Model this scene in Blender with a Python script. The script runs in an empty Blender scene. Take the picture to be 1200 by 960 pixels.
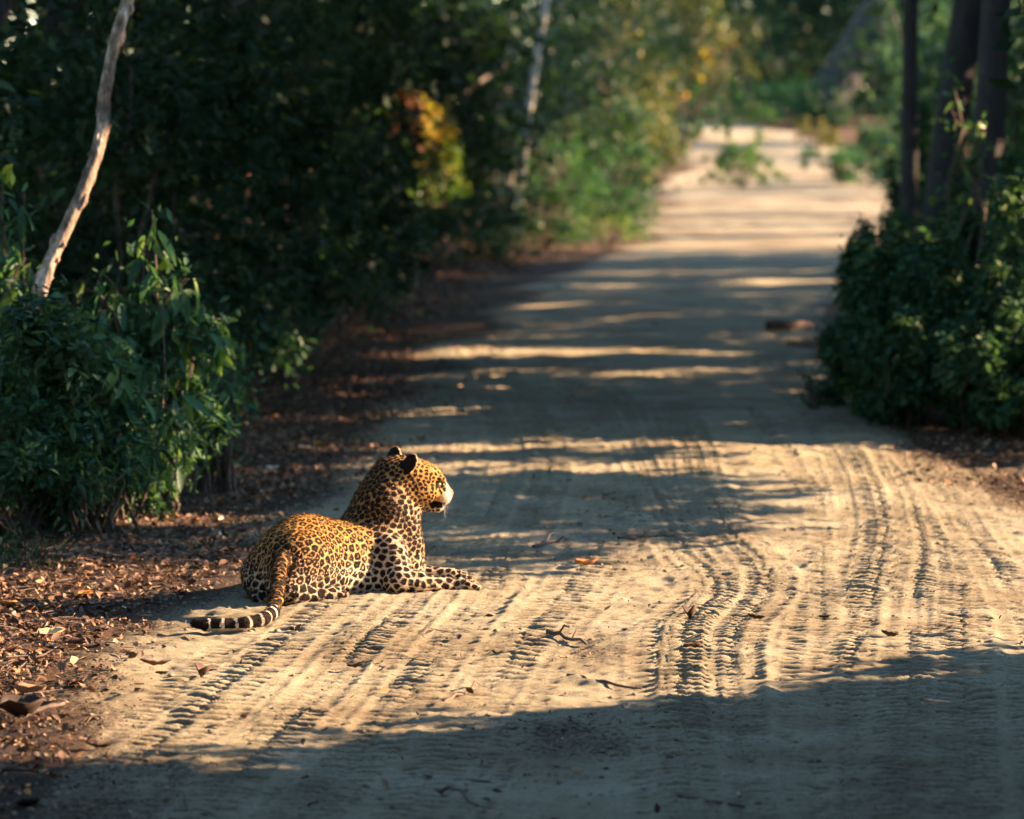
import bpy, math, random
import numpy as np
from mathutils import Vector, kdtree

FULL = True
PI = math.pi
R = math.radians
sc = bpy.context.scene
COL = sc.collection
rng = np.random.default_rng(7)
random.seed(7)

# ------------------------------------------------------------------ camera, sky, sun, exposure
CH, FPX, CX, CY = 2.1, 4667.0, 600.0, 480.0
PITCH = math.atan(370 / FPX)
cd = bpy.data.cameras.new('camera')
cam = bpy.data.objects.new('camera', cd)
COL.objects.link(cam)
cam.location = (0, 0, CH)
cam.rotation_euler = (PI / 2 - PITCH, 0, 0)
cd.lens = 140.0
cd.sensor_width = 36.0
cd.clip_end = 900
cd.clip_start = 0.1
cd.dof.use_dof = True
cd.dof.focus_distance = 15.4
cd.dof.aperture_fstop = 3.0
cd.dof.aperture_blades = 0
sc.camera = cam

SUN_EL, SUN_AZ = R(19.5), R(15.0)
S = np.array([math.cos(SUN_EL) * math.cos(SUN_AZ), math.cos(SUN_EL) * math.sin(SUN_AZ), math.sin(SUN_EL)])
w = bpy.data.worlds.new('World')
sc.world = w
w.use_nodes = True
nt = w.node_tree
bg = nt.nodes['Background']
sky = nt.nodes.new('ShaderNodeTexSky')
sky.sky_type = 'NISHITA'
sky.sun_disc = False
sky.sun_elevation = SUN_EL
sky.sun_rotation = PI / 2 - SUN_AZ
sky.air_density = 1.0
sky.dust_density = 0.0
sky.ozone_density = 1.0
nt.links.new(sky.outputs[0], bg.inputs[0])
bg.inputs[1].default_value = 0.09
sl = bpy.data.lights.new('sun', 'SUN')
so = bpy.data.objects.new('sun', sl)
COL.objects.link(so)
sl.energy = 5.0
sl.angle = R(0.5)
sl.color = (1.0, 0.63, 0.38)
so.rotation_euler = Vector(S).to_track_quat('Z', 'Y').to_euler()
so.location = (30, 5, 20)
sc.view_settings.view_transform = 'Standard'
sc.view_settings.look = 'None'
sc.view_settings.exposure = 3.0
sc.view_settings.gamma = 1.0
sc.render.engine = 'CYCLES'
sc.cycles.max_bounces = 6
sc.cycles.diffuse_bounces = 3
sc.cycles.transmission_bounces = 3
sc.cycles.use_denoising = True

# ------------------------------------------------------------------ measuring helpers
FW = np.array([0, math.cos(PITCH), -math.sin(PITCH)])
UP = np.array([0, math.sin(PITCH), math.cos(PITCH)])
def P(px, py, Y):
    """the point at distance Y from the camera that stands at photo pixel px, py"""
    d = FW + (px - CX) / FPX * np.array([1.0, 0, 0]) + (CY - py) / FPX * UP
    return np.array([0, 0, CH]) + d * (Y / d[1])
def G(px, py):
    d = FW + (px - CX) / FPX * np.array([1.0, 0, 0]) + (CY - py) / FPX * UP
    t = CH / -d[2]
    return d[0] * t, d[1] * t
def to_px(X, Y, Z):
    dx = X; dy = Y; dz = Z - CH
    f = dy * FW[1] + dz * FW[2]
    u = dy * UP[1] + dz * UP[2]
    return CX + FPX * dx / f, CY - FPX * u / f
def sstep(a, b, x):
    t = np.clip((x - a) / (b - a), 0, 1)
    return t * t * (3 - 2 * t)

_lat = np.random.default_rng(3).random((256, 256)).astype(np.float32)
def vnoise(x, y, f, seed=0):
    x = np.asarray(x) * f + seed * 17.3; y = np.asarray(y) * f + seed * 31.7
    xi = np.floor(x).astype(np.int64); yi = np.floor(y).astype(np.int64)
    fx = x - xi; fy = y - yi
    fx = fx * fx * (3 - 2 * fx); fy = fy * fy * (3 - 2 * fy)
    a = _lat[xi & 255, yi & 255]; b = _lat[(xi + 1) & 255, yi & 255]
    c = _lat[xi & 255, (yi + 1) & 255]; d = _lat[(xi + 1) & 255, (yi + 1) & 255]
    return (a * (1 - fx) + b * fx) * (1 - fy) + (c * (1 - fx) + d * fx) * fy - 0.5

# ------------------------------------------------------------------ object helpers
def link(o, parent=None):
    COL.objects.link(o)
    if parent is not None: o.parent = parent
    return o
def tag(o, label=None, cat=None, group=None, kind=None):
    if label: o['label'] = label
    if cat: o['category'] = cat
    if group: o['group'] = group
    if kind: o['kind'] = kind
    return o
def empty(name, loc, rz=0.0):
    o = bpy.data.objects.new(name, None)
    o.location = [float(v) for v in loc]; o.rotation_euler = (0, 0, rz)
    o.empty_display_size = 0.2
    return link(o)
def mesh_np(name, V, F, mat=None, smooth=False, attrs=None, mats=None):
    """V n x 3, F m x k (k = 3 or 4)"""
    V = np.asarray(V, np.float32); F = np.asarray(F, np.int32)
    k = F.shape[1]
    me = bpy.data.meshes.new(name)
    me.vertices.add(len(V)); me.vertices.foreach_set('co', V.ravel())
    me.loops.add(F.size); me.loops.foreach_set('vertex_index', F.ravel())
    me.polygons.add(len(F))
    me.polygons.foreach_set('loop_start', np.arange(0, F.size, k, dtype=np.int32))
    if smooth: me.polygons.foreach_set('use_smooth', np.ones(len(F), bool))
    me.update(calc_edges=True)
    for an, av in (attrs or {}).items():
        av = np.asarray(av, np.float32)
        if av.ndim == 1:
            a = me.attributes.new(an, 'FLOAT', 'POINT'); a.data.foreach_set('value', av)
        else:
            a = me.attributes.new(an, 'FLOAT_COLOR', 'POINT')
            if av.shape[1] == 3: av = np.hstack([av, np.ones((len(av), 1), np.float32)])
            a.data.foreach_set('color', av.ravel())
    if mat is not None: me.materials.append(mat)
    return me
def obj(name, me, parent=None):
    return link(bpy.data.objects.new(name, me), parent)

# ------------------------------------------------------------------ materials
def new_mat(name):
    m = bpy.data.materials.new(name); m.use_nodes = True
    return m, m.node_tree, m.node_tree.nodes['Principled BSDF']
def N(t, kind, **kw):
    n = t.nodes.new(kind)
    for k, v in kw.items(): setattr(n, k, v)
    return n
def ramp(t, fac, stops):
    n = t.nodes.new('ShaderNodeValToRGB')
    e = n.color_ramp.elements
    while len(e) < len(stops): e.new(0.5)
    for i, (p, c) in enumerate(stops):
        e[i].position = p; e[i].color = (*c, 1)
    t.links.new(fac, n.inputs[0])
    return n.outputs[0]
def noise(t, scale, detail=4, rough=0.6, vec=None):
    n = N(t, 'ShaderNodeTexNoise'); n.inputs['Scale'].default_value = scale
    n.inputs['Detail'].default_value = detail; n.inputs['Roughness'].default_value = rough
    if vec is not None: t.links.new(vec, n.inputs['Vector'])
    return n.outputs[0]
def mixc(t, fac, a, b, mode='MIX'):
    n = N(t, 'ShaderNodeMix', data_type='RGBA', blend_type=mode)
    for s, v in ((n.inputs[0], fac), (n.inputs[6], a), (n.inputs[7], b)):
        if isinstance(v, (int, float)): s.default_value = v
        elif isinstance(v, tuple): s.default_value = (*v, 1)
        else: t.links.new(v, s)
    return n.outputs[2]
def bump(t, h, dist, strength=1.0):
    n = N(t, 'ShaderNodeBump'); n.inputs['Distance'].default_value = dist
    n.inputs['Strength'].default_value = strength
    t.links.new(h, n.inputs['Height'])
    return n.outputs[0]
def attr(t, name):
    n = N(t, 'ShaderNodeAttribute'); n.attribute_name = name
    return n

def leaf_mat(name, stops, rough=0.55, trans=0.35):
    """leaf with its own tint per leaf (attribute tint), thin enough to let some light through"""
    m, t, b = new_mat(name)
    a = attr(t, 'tint').outputs['Fac']
    oi = N(t, 'ShaderNodeObjectInfo')
    ad = N(t, 'ShaderNodeMath', operation='MULTIPLY_ADD'); ad.inputs[1].default_value = 0.12; 
    t.links.new(oi.outputs['Random'], ad.inputs[0]); t.links.new(a, ad.inputs[2])
    c = ramp(t, ad.outputs[0], stops)
    v = noise(t, 30, 2, 0.5, N(t, 'ShaderNodeTexCoord').outputs['Object'])
    c2 = mixc(t, 0.35, c, ramp(t, v, [(0.3, (0.5, 0.5, 0.5)), (0.7, (1.25, 1.25, 1.2))]), 'MULTIPLY')
    t.links.new(c2, b.inputs['Base Color'])
    b.inputs['Roughness'].default_value = rough
    b.inputs['Specular IOR Level'].default_value = 0.18
    tr = N(t, 'ShaderNodeBsdfTranslucent')
    t.links.new(mixc(t, 1.0, c2, (1.15, 1.25, 0.5), 'MULTIPLY'), tr.inputs[0])
    mx = N(t, 'ShaderNodeMixShader'); mx.inputs[0].default_value = trans
    t.links.new(b.outputs[0], mx.inputs[1]); t.links.new(tr.outputs[0], mx.inputs[2])
    t.links.new(mx.outputs[0], t.nodes['Material Output'].inputs[0])
    return m
M = {}
M['leaf'] = leaf_mat('leaf_green', [(0.0, (0.018, 0.046, 0.028)), (0.5, (0.04, 0.098, 0.055)), (0.85, (0.075, 0.16, 0.065)), (1.0, (0.14, 0.22, 0.05))])
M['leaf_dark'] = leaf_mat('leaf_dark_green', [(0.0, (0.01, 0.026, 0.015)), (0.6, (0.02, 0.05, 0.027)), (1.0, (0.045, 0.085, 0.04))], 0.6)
M['leaf_fresh'] = leaf_mat('leaf_fresh_green', [(0.0, (0.025, 0.08, 0.04)), (0.55, (0.052, 0.145, 0.06)), (0.9, (0.15, 0.25, 0.045)), (1.0, (0.3, 0.34, 0.04))], 0.38)
M['leaf_yellow'] = leaf_mat('leaf_yellow', [(0.0, (0.12, 0.16, 0.04)), (0.5, (0.36, 0.28, 0.04)), (1.0, (0.5, 0.23, 0.035))])
M['leaf_brown'] = leaf_mat('leaf_brown', [(0.0, (0.06, 0.03, 0.018)), (0.5, (0.14, 0.065, 0.035)), (1.0, (0.24, 0.12, 0.06))], 0.7, 0.15)
M['leaf_olive'] = leaf_mat('leaf_olive', [(0.0, (0.05, 0.06, 0.025)), (0.6, (0.12, 0.13, 0.045)), (1.0, (0.24, 0.2, 0.06))])

def litter_mat():
    m, t, b = new_mat('dry_leaf')
    a = attr(t, 'tint').outputs['Fac']
    c = ramp(t, a, [(0.0, (0.03, 0.02, 0.014)), (0.25, (0.075, 0.042, 0.026)), (0.5, (0.13, 0.082, 0.05)), (0.68, (0.2, 0.125, 0.07)), (0.85, (0.30, 0.2, 0.12)), (0.92, (0.42, 0.14, 0.03)), (0.96, (0.5, 0.3, 0.1)), (1.0, (0.6, 0.54, 0.43))])
    t.links.new(c, b.inputs['Base Color']); b.inputs['Roughness'].default_value = 0.75
    b.inputs['Specular IOR Level'].default_value = 0.25
    return m
M['litter'] = litter_mat()
def bark_mat(name, stops, scale=9, dist=0.012):
    m, t, b = new_mat(name)
    tc = N(t, 'ShaderNodeTexCoord').outputs['Object']
    mp = N(t, 'ShaderNodeMapping'); mp.inputs['Scale'].default_value = (1, 1, 0.35)
    t.links.new(tc, mp.inputs[0])
    n1 = noise(t, scale, 6, 0.7, mp.outputs[0])
    t.links.new(ramp(t, n1, stops), b.inputs['Base Color'])
    n2 = noise(t, scale * 4, 5, 0.7, mp.outputs[0])
    ad = N(t, 'ShaderNodeMath', operation='ADD'); t.links.new(n1, ad.inputs[0]); t.links.new(n2, ad.inputs[1])
    t.links.new(bump(t, ad.outputs[0], dist), b.inputs['Normal'])
    b.inputs['Roughness'].default_value = 0.85
    return m
M['bark'] = bark_mat('bark_grey', [(0.3, (0.05, 0.045, 0.04)), (0.5, (0.13, 0.11, 0.095)), (0.7, (0.26, 0.22, 0.19))])
M['bark_pale'] = bark_mat('bark_pale', [(0.38, (0.06, 0.042, 0.03)), (0.49, (0.19, 0.14, 0.095)), (0.55, (0.33, 0.24, 0.16)), (0.62, (0.62, 0.53, 0.42))], 13, 0.02)
M['bark_dark'] = bark_mat('bark_dark', [(0.3, (0.02, 0.021, 0.024)), (0.6, (0.05, 0.05, 0.053)), (0.8, (0.12, 0.11, 0.10))], 7, 0.04)
M['bark_white'] = bark_mat('bark_white', [(0.3, (0.12, 0.13, 0.125)), (0.6, (0.3, 0.31, 0.30))])
M['stick'] = bark_mat('stick_brown', [(0.3, (0.03, 0.022, 0.018)), (0.7, (0.12, 0.085, 0.06))], 40, 0.003)
M['stick_tan'] = bark_mat('stick_tan', [(0.3, (0.2, 0.09, 0.04)), (0.7, (0.42, 0.2, 0.09))], 30, 0.003)

def dirt_mat():
    m, t, b = new_mat('sandy_dirt')
    tc = N(t, 'ShaderNodeTexCoord').outputs['Object']
    c = ramp(t, noise(t, 1.3, 6, 0.65, tc), [(0.3, (0.25, 0.21, 0.135)), (0.5, (0.37, 0.345, 0.235)), (0.68, (0.46, 0.44, 0.32))])
    g = ramp(t, noise(t, 55, 5, 0.8, tc), [(0.34, (0.45, 0.41, 0.37)), (0.46, (1, 1, 1)), (0.68, (1.3, 1.28, 1.25))])
    c = mixc(t, 0.85, c, g, 'MULTIPLY')
    # organic crumbs and damp stains kept in the 'soil' attribute
    soil = attr(t, 'soil').outputs['Fac']
    sp = noise(t, 55, 4, 0.8, tc)
    mm = N(t, 'ShaderNodeMath', operation='MULTIPLY_ADD'); mm.inputs[1].default_value = 0.40
    mm.inputs[2].default_value = 0.0
    t.links.new(soil, mm.inputs[0])
    a2 = N(t, 'ShaderNodeMath', operation='ADD'); t.links.new(mm.outputs[0], a2.inputs[0]); t.links.new(sp, a2.inputs[1])
    f = ramp(t, a2.outputs[0], [(0.66, (0, 0, 0)), (0.86, (1, 1, 1))])
    c = mixc(t, attr(t, 'tread_shade').outputs['Fac'], c, mixc(t, 1.0, c, (0.46, 0.41, 0.37), 'MULTIPLY'))      # groove shade of the tyre prints painted into the sand colour
    c = mixc(t, f, c, (0.075, 0.05, 0.033))
    t.links.new(c, b.inputs['Base Color'])
    b.inputs['Roughness'].default_value = 0.95
    b.inputs['Specular IOR Level'].default_value = 0.15
    mp = N(t, 'ShaderNodeMapping'); mp.inputs['Scale'].default_value = (1, 2.2, 1); t.links.new(tc, mp.inputs[0])
    n1 = noise(t, 42, 6, 0.85, mp.outputs[0])
    t.links.new(bump(t, n1, 0.045), b.inputs['Normal'])
    return m
M['dirt'] = dirt_mat()
def ground_mat():
    m, t, b = new_mat('forest_floor')
    tc = N(t, 'ShaderNodeTexCoord').outputs['Object']
    c = ramp(t, noise(t, 22, 6, 0.8, tc), [(0.3, (0.03, 0.022, 0.015)), (0.5, (0.085, 0.055, 0.035)), (0.68, (0.17, 0.11, 0.07))])
    t.links.new(c, b.inputs['Base Color']); b.inputs['Roughness'].default_value = 0.95
    b.inputs['Specular IOR Level'].default_value = 0.1
    t.links.new(bump(t, noise(t, 28, 6, 0.8, tc), 0.05), b.inputs['Normal'])
    return m
M['floor'] = ground_mat()
# ------------------------------------------------------------------ ground and road
def terrain(X, Y):
    Y = np.asarray(Y, float); X = np.asarray(X, float)
    z = 1.35 * sstep(72, 142, Y)
    z = z + 0.06 * vnoise(X, Y, 0.35, 1) * sstep(2.5, 5, np.abs(X - 0.8))
    z = z - 0.10 * np.exp(-((Y - 58) / 7.0) ** 2)
    return z
_ry = np.array([-30, 5, 11.4, 14, 17, 21, 25, 34, 45, 54, 60, 68, 80, 100, 116, 124, 132, 145, 220])
_rc = np.array([0.5, 0.55, 0.62, 0.62, 0.66, 0.7, 0.75, 1.0, 2.1, 3.2, 3.95, 4.8, 5.4, 6.5, 6.9, 6.2, 3.5, -3.0, -40.0])
_rw = np.array([2.5, 2.5, 2.4, 2.35, 2.2, 2.0, 1.75, 1.75, 1.9, 2.1, 2.7, 3.2, 3.3, 2.9, 1.9, 1.8, 2.2, 2.6, 3])
def road_c(Y): return np.interp(Y, _ry, _rc)
def road_w(Y): return np.interp(Y, _ry, _rw)

# tyre tracks: centre lines as seen in the photograph, laid on the ground; (points, half width, depth, bar pitch)
TR = [
 ([(60, 1010), (150, 900), (300, 775), (420, 680), (480, 620), (520, 560), (545, 500), (520, 450), (470, 400)], .105, 1.0),
 ([(190, 1010), (300, 880), (430, 745), (520, 660), (575, 600), (600, 545), (585, 490), (555, 430), (530, 380)], .10, 1.2),
 ([(310, 1010), (420, 880), (510, 770), (580, 690), (620, 620), (645, 560), (640, 515), (610, 465), (575, 415), (560, 370)], .11, 1.3),
 ([(440, 1010), (520, 880), (590, 780), (650, 700), (700, 640), (735, 590), (740, 540), (700, 480), (650, 430), (620, 380)], .10, .7),
 ([(870, 1010), (862, 860), (858, 770), (868, 735), (896, 700), (902, 675), (880, 645), (850, 615), (830, 580), (815, 530), (790, 470)], .11, 1.7),
 ([(810, 1010), (795, 800), (800, 740), (835, 700), (838, 680), (810, 655), (788, 625), (770, 590), (740, 520)], .09, 1.4),
 ([(985, 1010), (992, 860), (1002, 780), (1020, 710), (1035, 650), (1038, 600), (1020, 550), (990, 505), (950, 460), (900, 410)], .11, 1.25),
 ([(1062, 1010), (1062, 860), (1066, 760), (1074, 690), (1078, 630), (1068, 580), (1040, 530), (1000, 485), (950, 440)], .11, 1.2),
 ([(1135, 1010), (1132, 860), (1130, 760), (1128, 690), (1118, 630), (1098, 580), (1065, 530), (1020, 485)], .10, .9),
 ([(1240, 1010), (1222, 860), (1205, 760), (1180, 690), (1150, 640), (1115, 595), (1080, 550), (1030, 500)], .10, .9),
 ([(955, 1010), (955, 860), (962, 760), (966, 690), (966, 640), (955, 590), (930, 540), (880, 480)], .05, .7),
]
def _shift(pts, d, k): return [(x + d * (1 if y < 700 else 1.5) * (1 + .3 * math.sin(y / 90 + k)), y) for x, y in pts]
TR_ALL = [(_shift(p, d, k), hw * .95, dep * f) for k, (p, hw, dep) in enumerate(TR) for d, f in ((34 if k % 2 else -30, .45), (-17 if k % 3 else 20, .55))][:20] + TR
def tracks(X, Y):
    """relief of the tyre prints at the rows Y (n x 1 array) and places X (n x m)"""
    out = np.zeros_like(X); ins_all = np.zeros_like(X); tread_shade = np.zeros_like(X)
    yrow = Y[:, 0]
    for k, (pts, hw, dep) in enumerate(TR_ALL):
        g = np.array([G(a, b) for a, b in pts])
        g = g[np.argsort(g[:, 1])]
        yy = np.linspace(g[0, 1], g[-1, 1], 600)
        xx = np.interp(yy, g[:, 1], g[:, 0])
        for _ in range(60): xx[1:-1] = (xx[:-2] + xx[1:-1] * 2 + xx[2:]) / 4
        dx = np.gradient(xx, yy)
        ss = np.concatenate([[0], np.cumsum(np.hypot(np.diff(xx), np.diff(yy)))])
        xc = np.interp(yrow, yy, xx)[:, None]; sl_ = np.interp(yrow, yy, dx)[:, None]
        sa = np.interp(yrow, yy, ss)[:, None]
        ok = ((yrow > yy[0]) * (yrow < yy[-1]))[:, None]
        fade = sstep(38, 26, Y)
        cosn = 1 / np.sqrt(1 + sl_ ** 2)
        wob = 0.02 * vnoise(Y, Y * 0, 0.9, k)
        u = (X - xc - wob) * cosn
        s = sa + (X - xc) * sl_ * cosn
        inside = sstep(hw * 1.08, hw * 0.9, np.abs(u)) * ok * fade
        ridge = (np.exp(-((np.abs(u) - hw * 1.12) / 0.016) ** 2) + 0.5 * np.exp(-((np.abs(u) - hw * 0.38) / 0.009) ** 2)) * ok * fade
        pitch = 0.075 + 0.010 * (k % 3)
        ph = 2 * PI * (s + 0.25 * np.abs(u) * (1 if k % 2 else -1)) / pitch + (u > 0) * PI * 0.7
        wear = np.clip(0.95 + 1.7 * vnoise(X, Y, 1.0, 40 + k) + .6 * vnoise(X, Y, 5, 60 + k), 0.1, 1.7)
        bars = np.clip(np.sin(ph) * 2.0 + .5, -1, 1)
        h = dep * (inside * (-0.003 + 0.0092 * bars * wear + 0.0012 * np.cos(2 * PI * u / 0.035)) + 0.0045 * ridge)
        a = np.clip(inside + ridge, 0, 1)
        out = out * (1 - 0.75 * a) + h
        ins_all = np.maximum(ins_all, inside)
        tread_shade = tread_shade * (1 - a) + inside * np.clip(.5 - .5 * bars, 0, 1) * np.clip(wear, 0, 1)
    return out, ins_all, tread_shade

def soil_at(X, Y):
    """crumbs of leaf mould lying on the sand, 0..1"""
    px, py = to_px(X, Y, 0 * X)
    s = 0.45 * sstep(50, 58, Y) + 0.10 + 0.45 * vnoise(X, Y, 0.9, 5) + 0.3 * vnoise(X, Y, 3.1, 6)
    for (cx, cy, rx, ry, a) in ((690, 765, 75, 30, .5), (680, 850, 110, 35, .3), (760, 595, 80, 45, .35), (620, 870, 160, 50, .35), (700, 655, 70, 25, .35), (1120, 520, 90, 30, .35), (640, 500, 120, 16, .2), (725, 480, 60, 14, .4)):
        s = s + a * np.exp(-(((px - cx) / rx) ** 2 + ((py - cy) / ry) ** 2))
    e = (X - road_c(Y)) / road_w(Y)
    s = s + 0.9 * sstep(-0.62, -0.98, e + 0.35 * vnoise(X, Y, 0.8, 9)) + 0.7 * sstep(0.7, 1.0, e + 0.3 * vnoise(X, Y, 0.8, 10))
    return np.clip(s, 0, 1.2)

def road_z(X, Y):
    X = np.asarray(X, float); Y = np.asarray(Y, float)
    e = np.abs(X - road_c(Y)) / road_w(Y) + 0.16 * vnoise(X, Y, 0.7, 2)
    calm = 1 - np.exp(-(((X + 0.8) / 0.9) ** 2 + ((Y - 16.6) / 0.9) ** 2) ** 2)     # the flat spot the leopard lies on
    base = terrain(X, Y) + (0.04 * vnoise(X, Y, 0.55, 11) + 0.025 * vnoise(X, Y, 1.4, 12)) * calm
    return base - 0.045 * sstep(0.85, 1.12, e)
def build_road():
    py = np.concatenate([np.arange(1075, 960, -2.0), np.arange(960, 500, -0.42), np.arange(500, 146, -0.7)])
    yr = np.array([G(0, p)[1] for p in py])
    yr = np.concatenate([[-6, 0, 4, 7], yr, [250]])
    yr = np.unique(yr)
    ncol = 400 if FULL else 250
    e = np.linspace(-1.3, 1.3, ncol)
    Y = np.repeat(yr[:, None], ncol, 1)
    X = road_c(Y) + e[None, :] * road_w(Y)
    Z = road_z(X, Y)
    near = sstep(45, 30, Y)
    T, ins, tread_shade = tracks(X, Y)
    edge = sstep(1.0, 0.7, np.abs(e))[None, :]
    rough = (0.014 * vnoise(X, Y, 4.5, 13) + 0.014 * vnoise(X, Y, 12, 14) + 0.010 * vnoise(X, Y, 27, 15) + 0.011 * vnoise(X * .35, Y, 24, 16)) * near
    lump = 0.035 * np.clip(vnoise(X, Y, 3.2, 21) + vnoise(X, Y, 8, 22) - 0.25, 0, 1) * sstep(0.1, 0.3, vnoise(X, Y, 0.6, 23)) * near
    Z = Z + T * edge + rough * (1 - 0.4 * ins) + lump * (1 - ins)
    nr, nc = X.shape
    idx = np.arange(nr * nc).reshape(nr, nc)
    F = np.stack([idx[:-1, :-1], idx[:-1, 1:], idx[1:, 1:], idx[1:, :-1]], -1).reshape(-1, 4)
    V = np.stack([X, Y, Z], -1).reshape(-1, 3)
    me = mesh_np('dirt_road', V, F, M['dirt'], True, {'soil': (soil_at(X, Y) * (1 - 0.3 * ins)).ravel(), 'tread_shade': (tread_shade * edge).ravel()})
    tag(obj('dirt_road', me), 'sandy dirt road marked with tyre treads running into the forest', None, None, 'structure')
build_road()

def build_ground():
    ys = np.concatenate([np.linspace(-60, 8, 18), np.arange(8.5, 60, 0.25), np.linspace(61, 150, 90), np.linspace(155, 600, 40)])
    xs = np.concatenate([np.linspace(-300, -14, 24), np.arange(-13, 16, 0.22), np.linspace(17, 300, 26)])
    X, Y = np.meshgrid(xs, ys)
    Z = terrain(X, Y) + 0.05 * vnoise(X, Y, 1.2, 31) - 0.03
    e = np.abs(X - road_c(Y)) / road_w(Y)
    Z = Z + 0.07 * sstep(1.1, 2.4, e) - 0.14 * sstep(1.0, 0.75, e)
    nr, nc = X.shape
    idx = np.arange(nr * nc).reshape(nr, nc)
    F = np.stack([idx[:-1, :-1], idx[:-1, 1:], idx[1:, 1:], idx[1:, :-1]], -1).reshape(-1, 4)
    me = mesh_np('ground', np.stack([X, Y, Z], -1).reshape(-1, 3), F, M['floor'], True)
    tag(obj('ground', me), 'dark forest floor of soil and leaf mould beside the road', None, None, 'structure')
build_ground()
def gz(X, Y):
    X = np.asarray(X, float); Y = np.asarray(Y, float)
    e = np.abs(X - road_c(Y)) / road_w(Y)
    g = terrain(X, Y) - 0.03 + 0.05 * vnoise(X, Y, 1.2, 31) + 0.07 * sstep(1.1, 2.4, e) - 0.14 * sstep(1.0, 0.75, e)
    return np.maximum(g, np.where(e < 1.3, road_z(X, Y), -9))
# ------------------------------------------------------------------ the leopard: one continuous implicit surface
class Field:
    def __init__(s, lo, hi, h):
        s.lo = np.array(lo, float); s.h = h
        s.n = np.ceil((np.array(hi) - s.lo) / h).astype(int)
        s.f = np.full(s.n, 0.5, np.float32)
        s.prims = []
    def box(s, lo, hi):
        a = np.clip(((lo - s.lo) / s.h).astype(int), 0, s.n - 1)
        b = np.clip(((hi - s.lo) / s.h).astype(int) + 2, 1, s.n)
        ax = [s.lo[i] + s.h * np.arange(a[i], b[i]) for i in range(3)]
        g = np.meshgrid(*ax, indexing='ij')
        return (slice(a[0], b[0]), slice(a[1], b[1]), slice(a[2], b[2])), np.stack(g, -1).astype(np.float32)
    def apply(s, fn, lo, hi, k, sub=False):
        m = k + 0.012
        sl, p = s.box(np.array(lo) - m, np.array(hi) + m)
        if p.size == 0: return
        d = fn(p); f = s.f[sl]
        if sub:
            d = -d
            hh = np.clip(0.5 - 0.5 * (f - d) / k, 0, 1)
            s.f[sl] = f * (1 - hh) + d * hh + k * hh * (1 - hh)
        else:
            hh = np.clip(0.5 + 0.5 * (f - d) / k, 0, 1)
            s.f[sl] = f * (1 - hh) + d * hh - k * hh * (1 - hh)
    def cone(s, a, b, ra, rb, k=0.03, sub=False, tagname=None):
        a = np.array(a, np.float32); b = np.array(b, np.float32)
        ba = b - a; L = float(ba @ ba) + 1e-9
        def fn(p):
            t = np.clip(((p - a) @ ba) / L, 0, 1)
            return np.linalg.norm(p - a - t[..., None] * ba, axis=-1) - (ra + (rb - ra) * t)
        r = max(ra, rb)
        s.apply(fn, np.minimum(a, b) - r, np.maximum(a, b) + r, k, sub)
        if not sub: s.prims.append((tagname, fn))
    def chain(s, pts, rs, k=0.03, tagname=None):
        for i in range(len(pts) - 1): s.cone(pts[i], pts[i + 1], rs[i], rs[i + 1], k, False, tagname)
    def ell(s, c, r, ax, k=0.03, sub=False, tagname=None):
        c = np.array(c, np.float32); r = np.array(r, np.float32); A = np.array(ax, np.float32)  # rows = axes
        def fn(p):
            q = (p - c) @ A.T
            k0 = np.linalg.norm(q / r, axis=-1); k1 = np.linalg.norm(q / (r * r), axis=-1) + 1e-6
            return k0 * (k0 - 1) / k1
        m = float(max(r))
        s.apply(fn, c - m, c + m, k, sub)
        if not sub: s.prims.append((tagname, fn))
    def mesh(s):
        f = s.f; h = s.h
        n = f < 0
        c = n[:-1, :-1, :-1].astype(np.int8)
        cnt = np.zeros(c.shape, np.int8)
        for i in (0, 1):
            for j in (0, 1):
                for k in (0, 1):
                    cnt += n[i:n.shape[0] - 1 + i, j:n.shape[1] - 1 + j, k:n.shape[2] - 1 + k]
        act = (cnt > 0) & (cnt < 8)
        I = np.argwhere(act)
        idx = np.full(act.shape, -1, np.int32); idx[act] = np.arange(len(I))
        cv = {}
        for i in (0, 1):
            for j in (0, 1):
                for k in (0, 1):
                    cv[(i, j, k)] = f[I[:, 0] + i, I[:, 1] + j, I[:, 2] + k]
        pos = np.zeros((len(I), 3)); num = np.zeros(len(I))
        for a in cv:
            for ax in range(3):
                if a[ax] == 0:
                    b = list(a); b[ax] = 1; b = tuple(b)
                    fa, fb = cv[a], cv[b]
                    x = (fa < 0) != (fb < 0)
                    t = np.where(x, fa / np.where(x, fa - fb, 1), 0)
                    p = np.array(a, float)[None, :].repeat(len(I), 0); p[:, ax] += t
                    pos += p * x[:, None]; num += x
        V = s.lo + h * (I + pos / num[:, None])
        Fs = []
        for ax in range(3):
            o = [1, 1, 1]; sa = [slice(1, -1)] * 3; sb = [slice(1, -1)] * 3
            sa[ax] = slice(0, -1); sb[ax] = slice(1, None)
            A = n[tuple(sa)]; B = n[tuple(sb)]
            E = np.argwhere(A != B); sg = A[A != B]
            base = E.copy()
            for q in range(3):
                if q != ax: base[:, q] += 1
            u, v = (ax + 1) % 3, (ax + 2) % 3
            du = np.zeros(3, int); du[u] = 1; dv = np.zeros(3, int); dv[v] = 1
            q = [idx[tuple((base - du - dv).T)], idx[tuple((base - dv).T)], idx[tuple(base.T)], idx[tuple((base - du).T)]]
            q = np.stack(q, -1)
            q[~sg] = q[~sg][:, ::-1]
            Fs.append(q)
        F = np.concatenate(Fs); F = F[(F >= 0).all(1)]
        return V, F

Yb = 16.8
def L(px, py, dy): return P(px, py, Yb + dy)
def norm(v): v = np.asarray(v, float); return v / np.linalg.norm(v)

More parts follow.
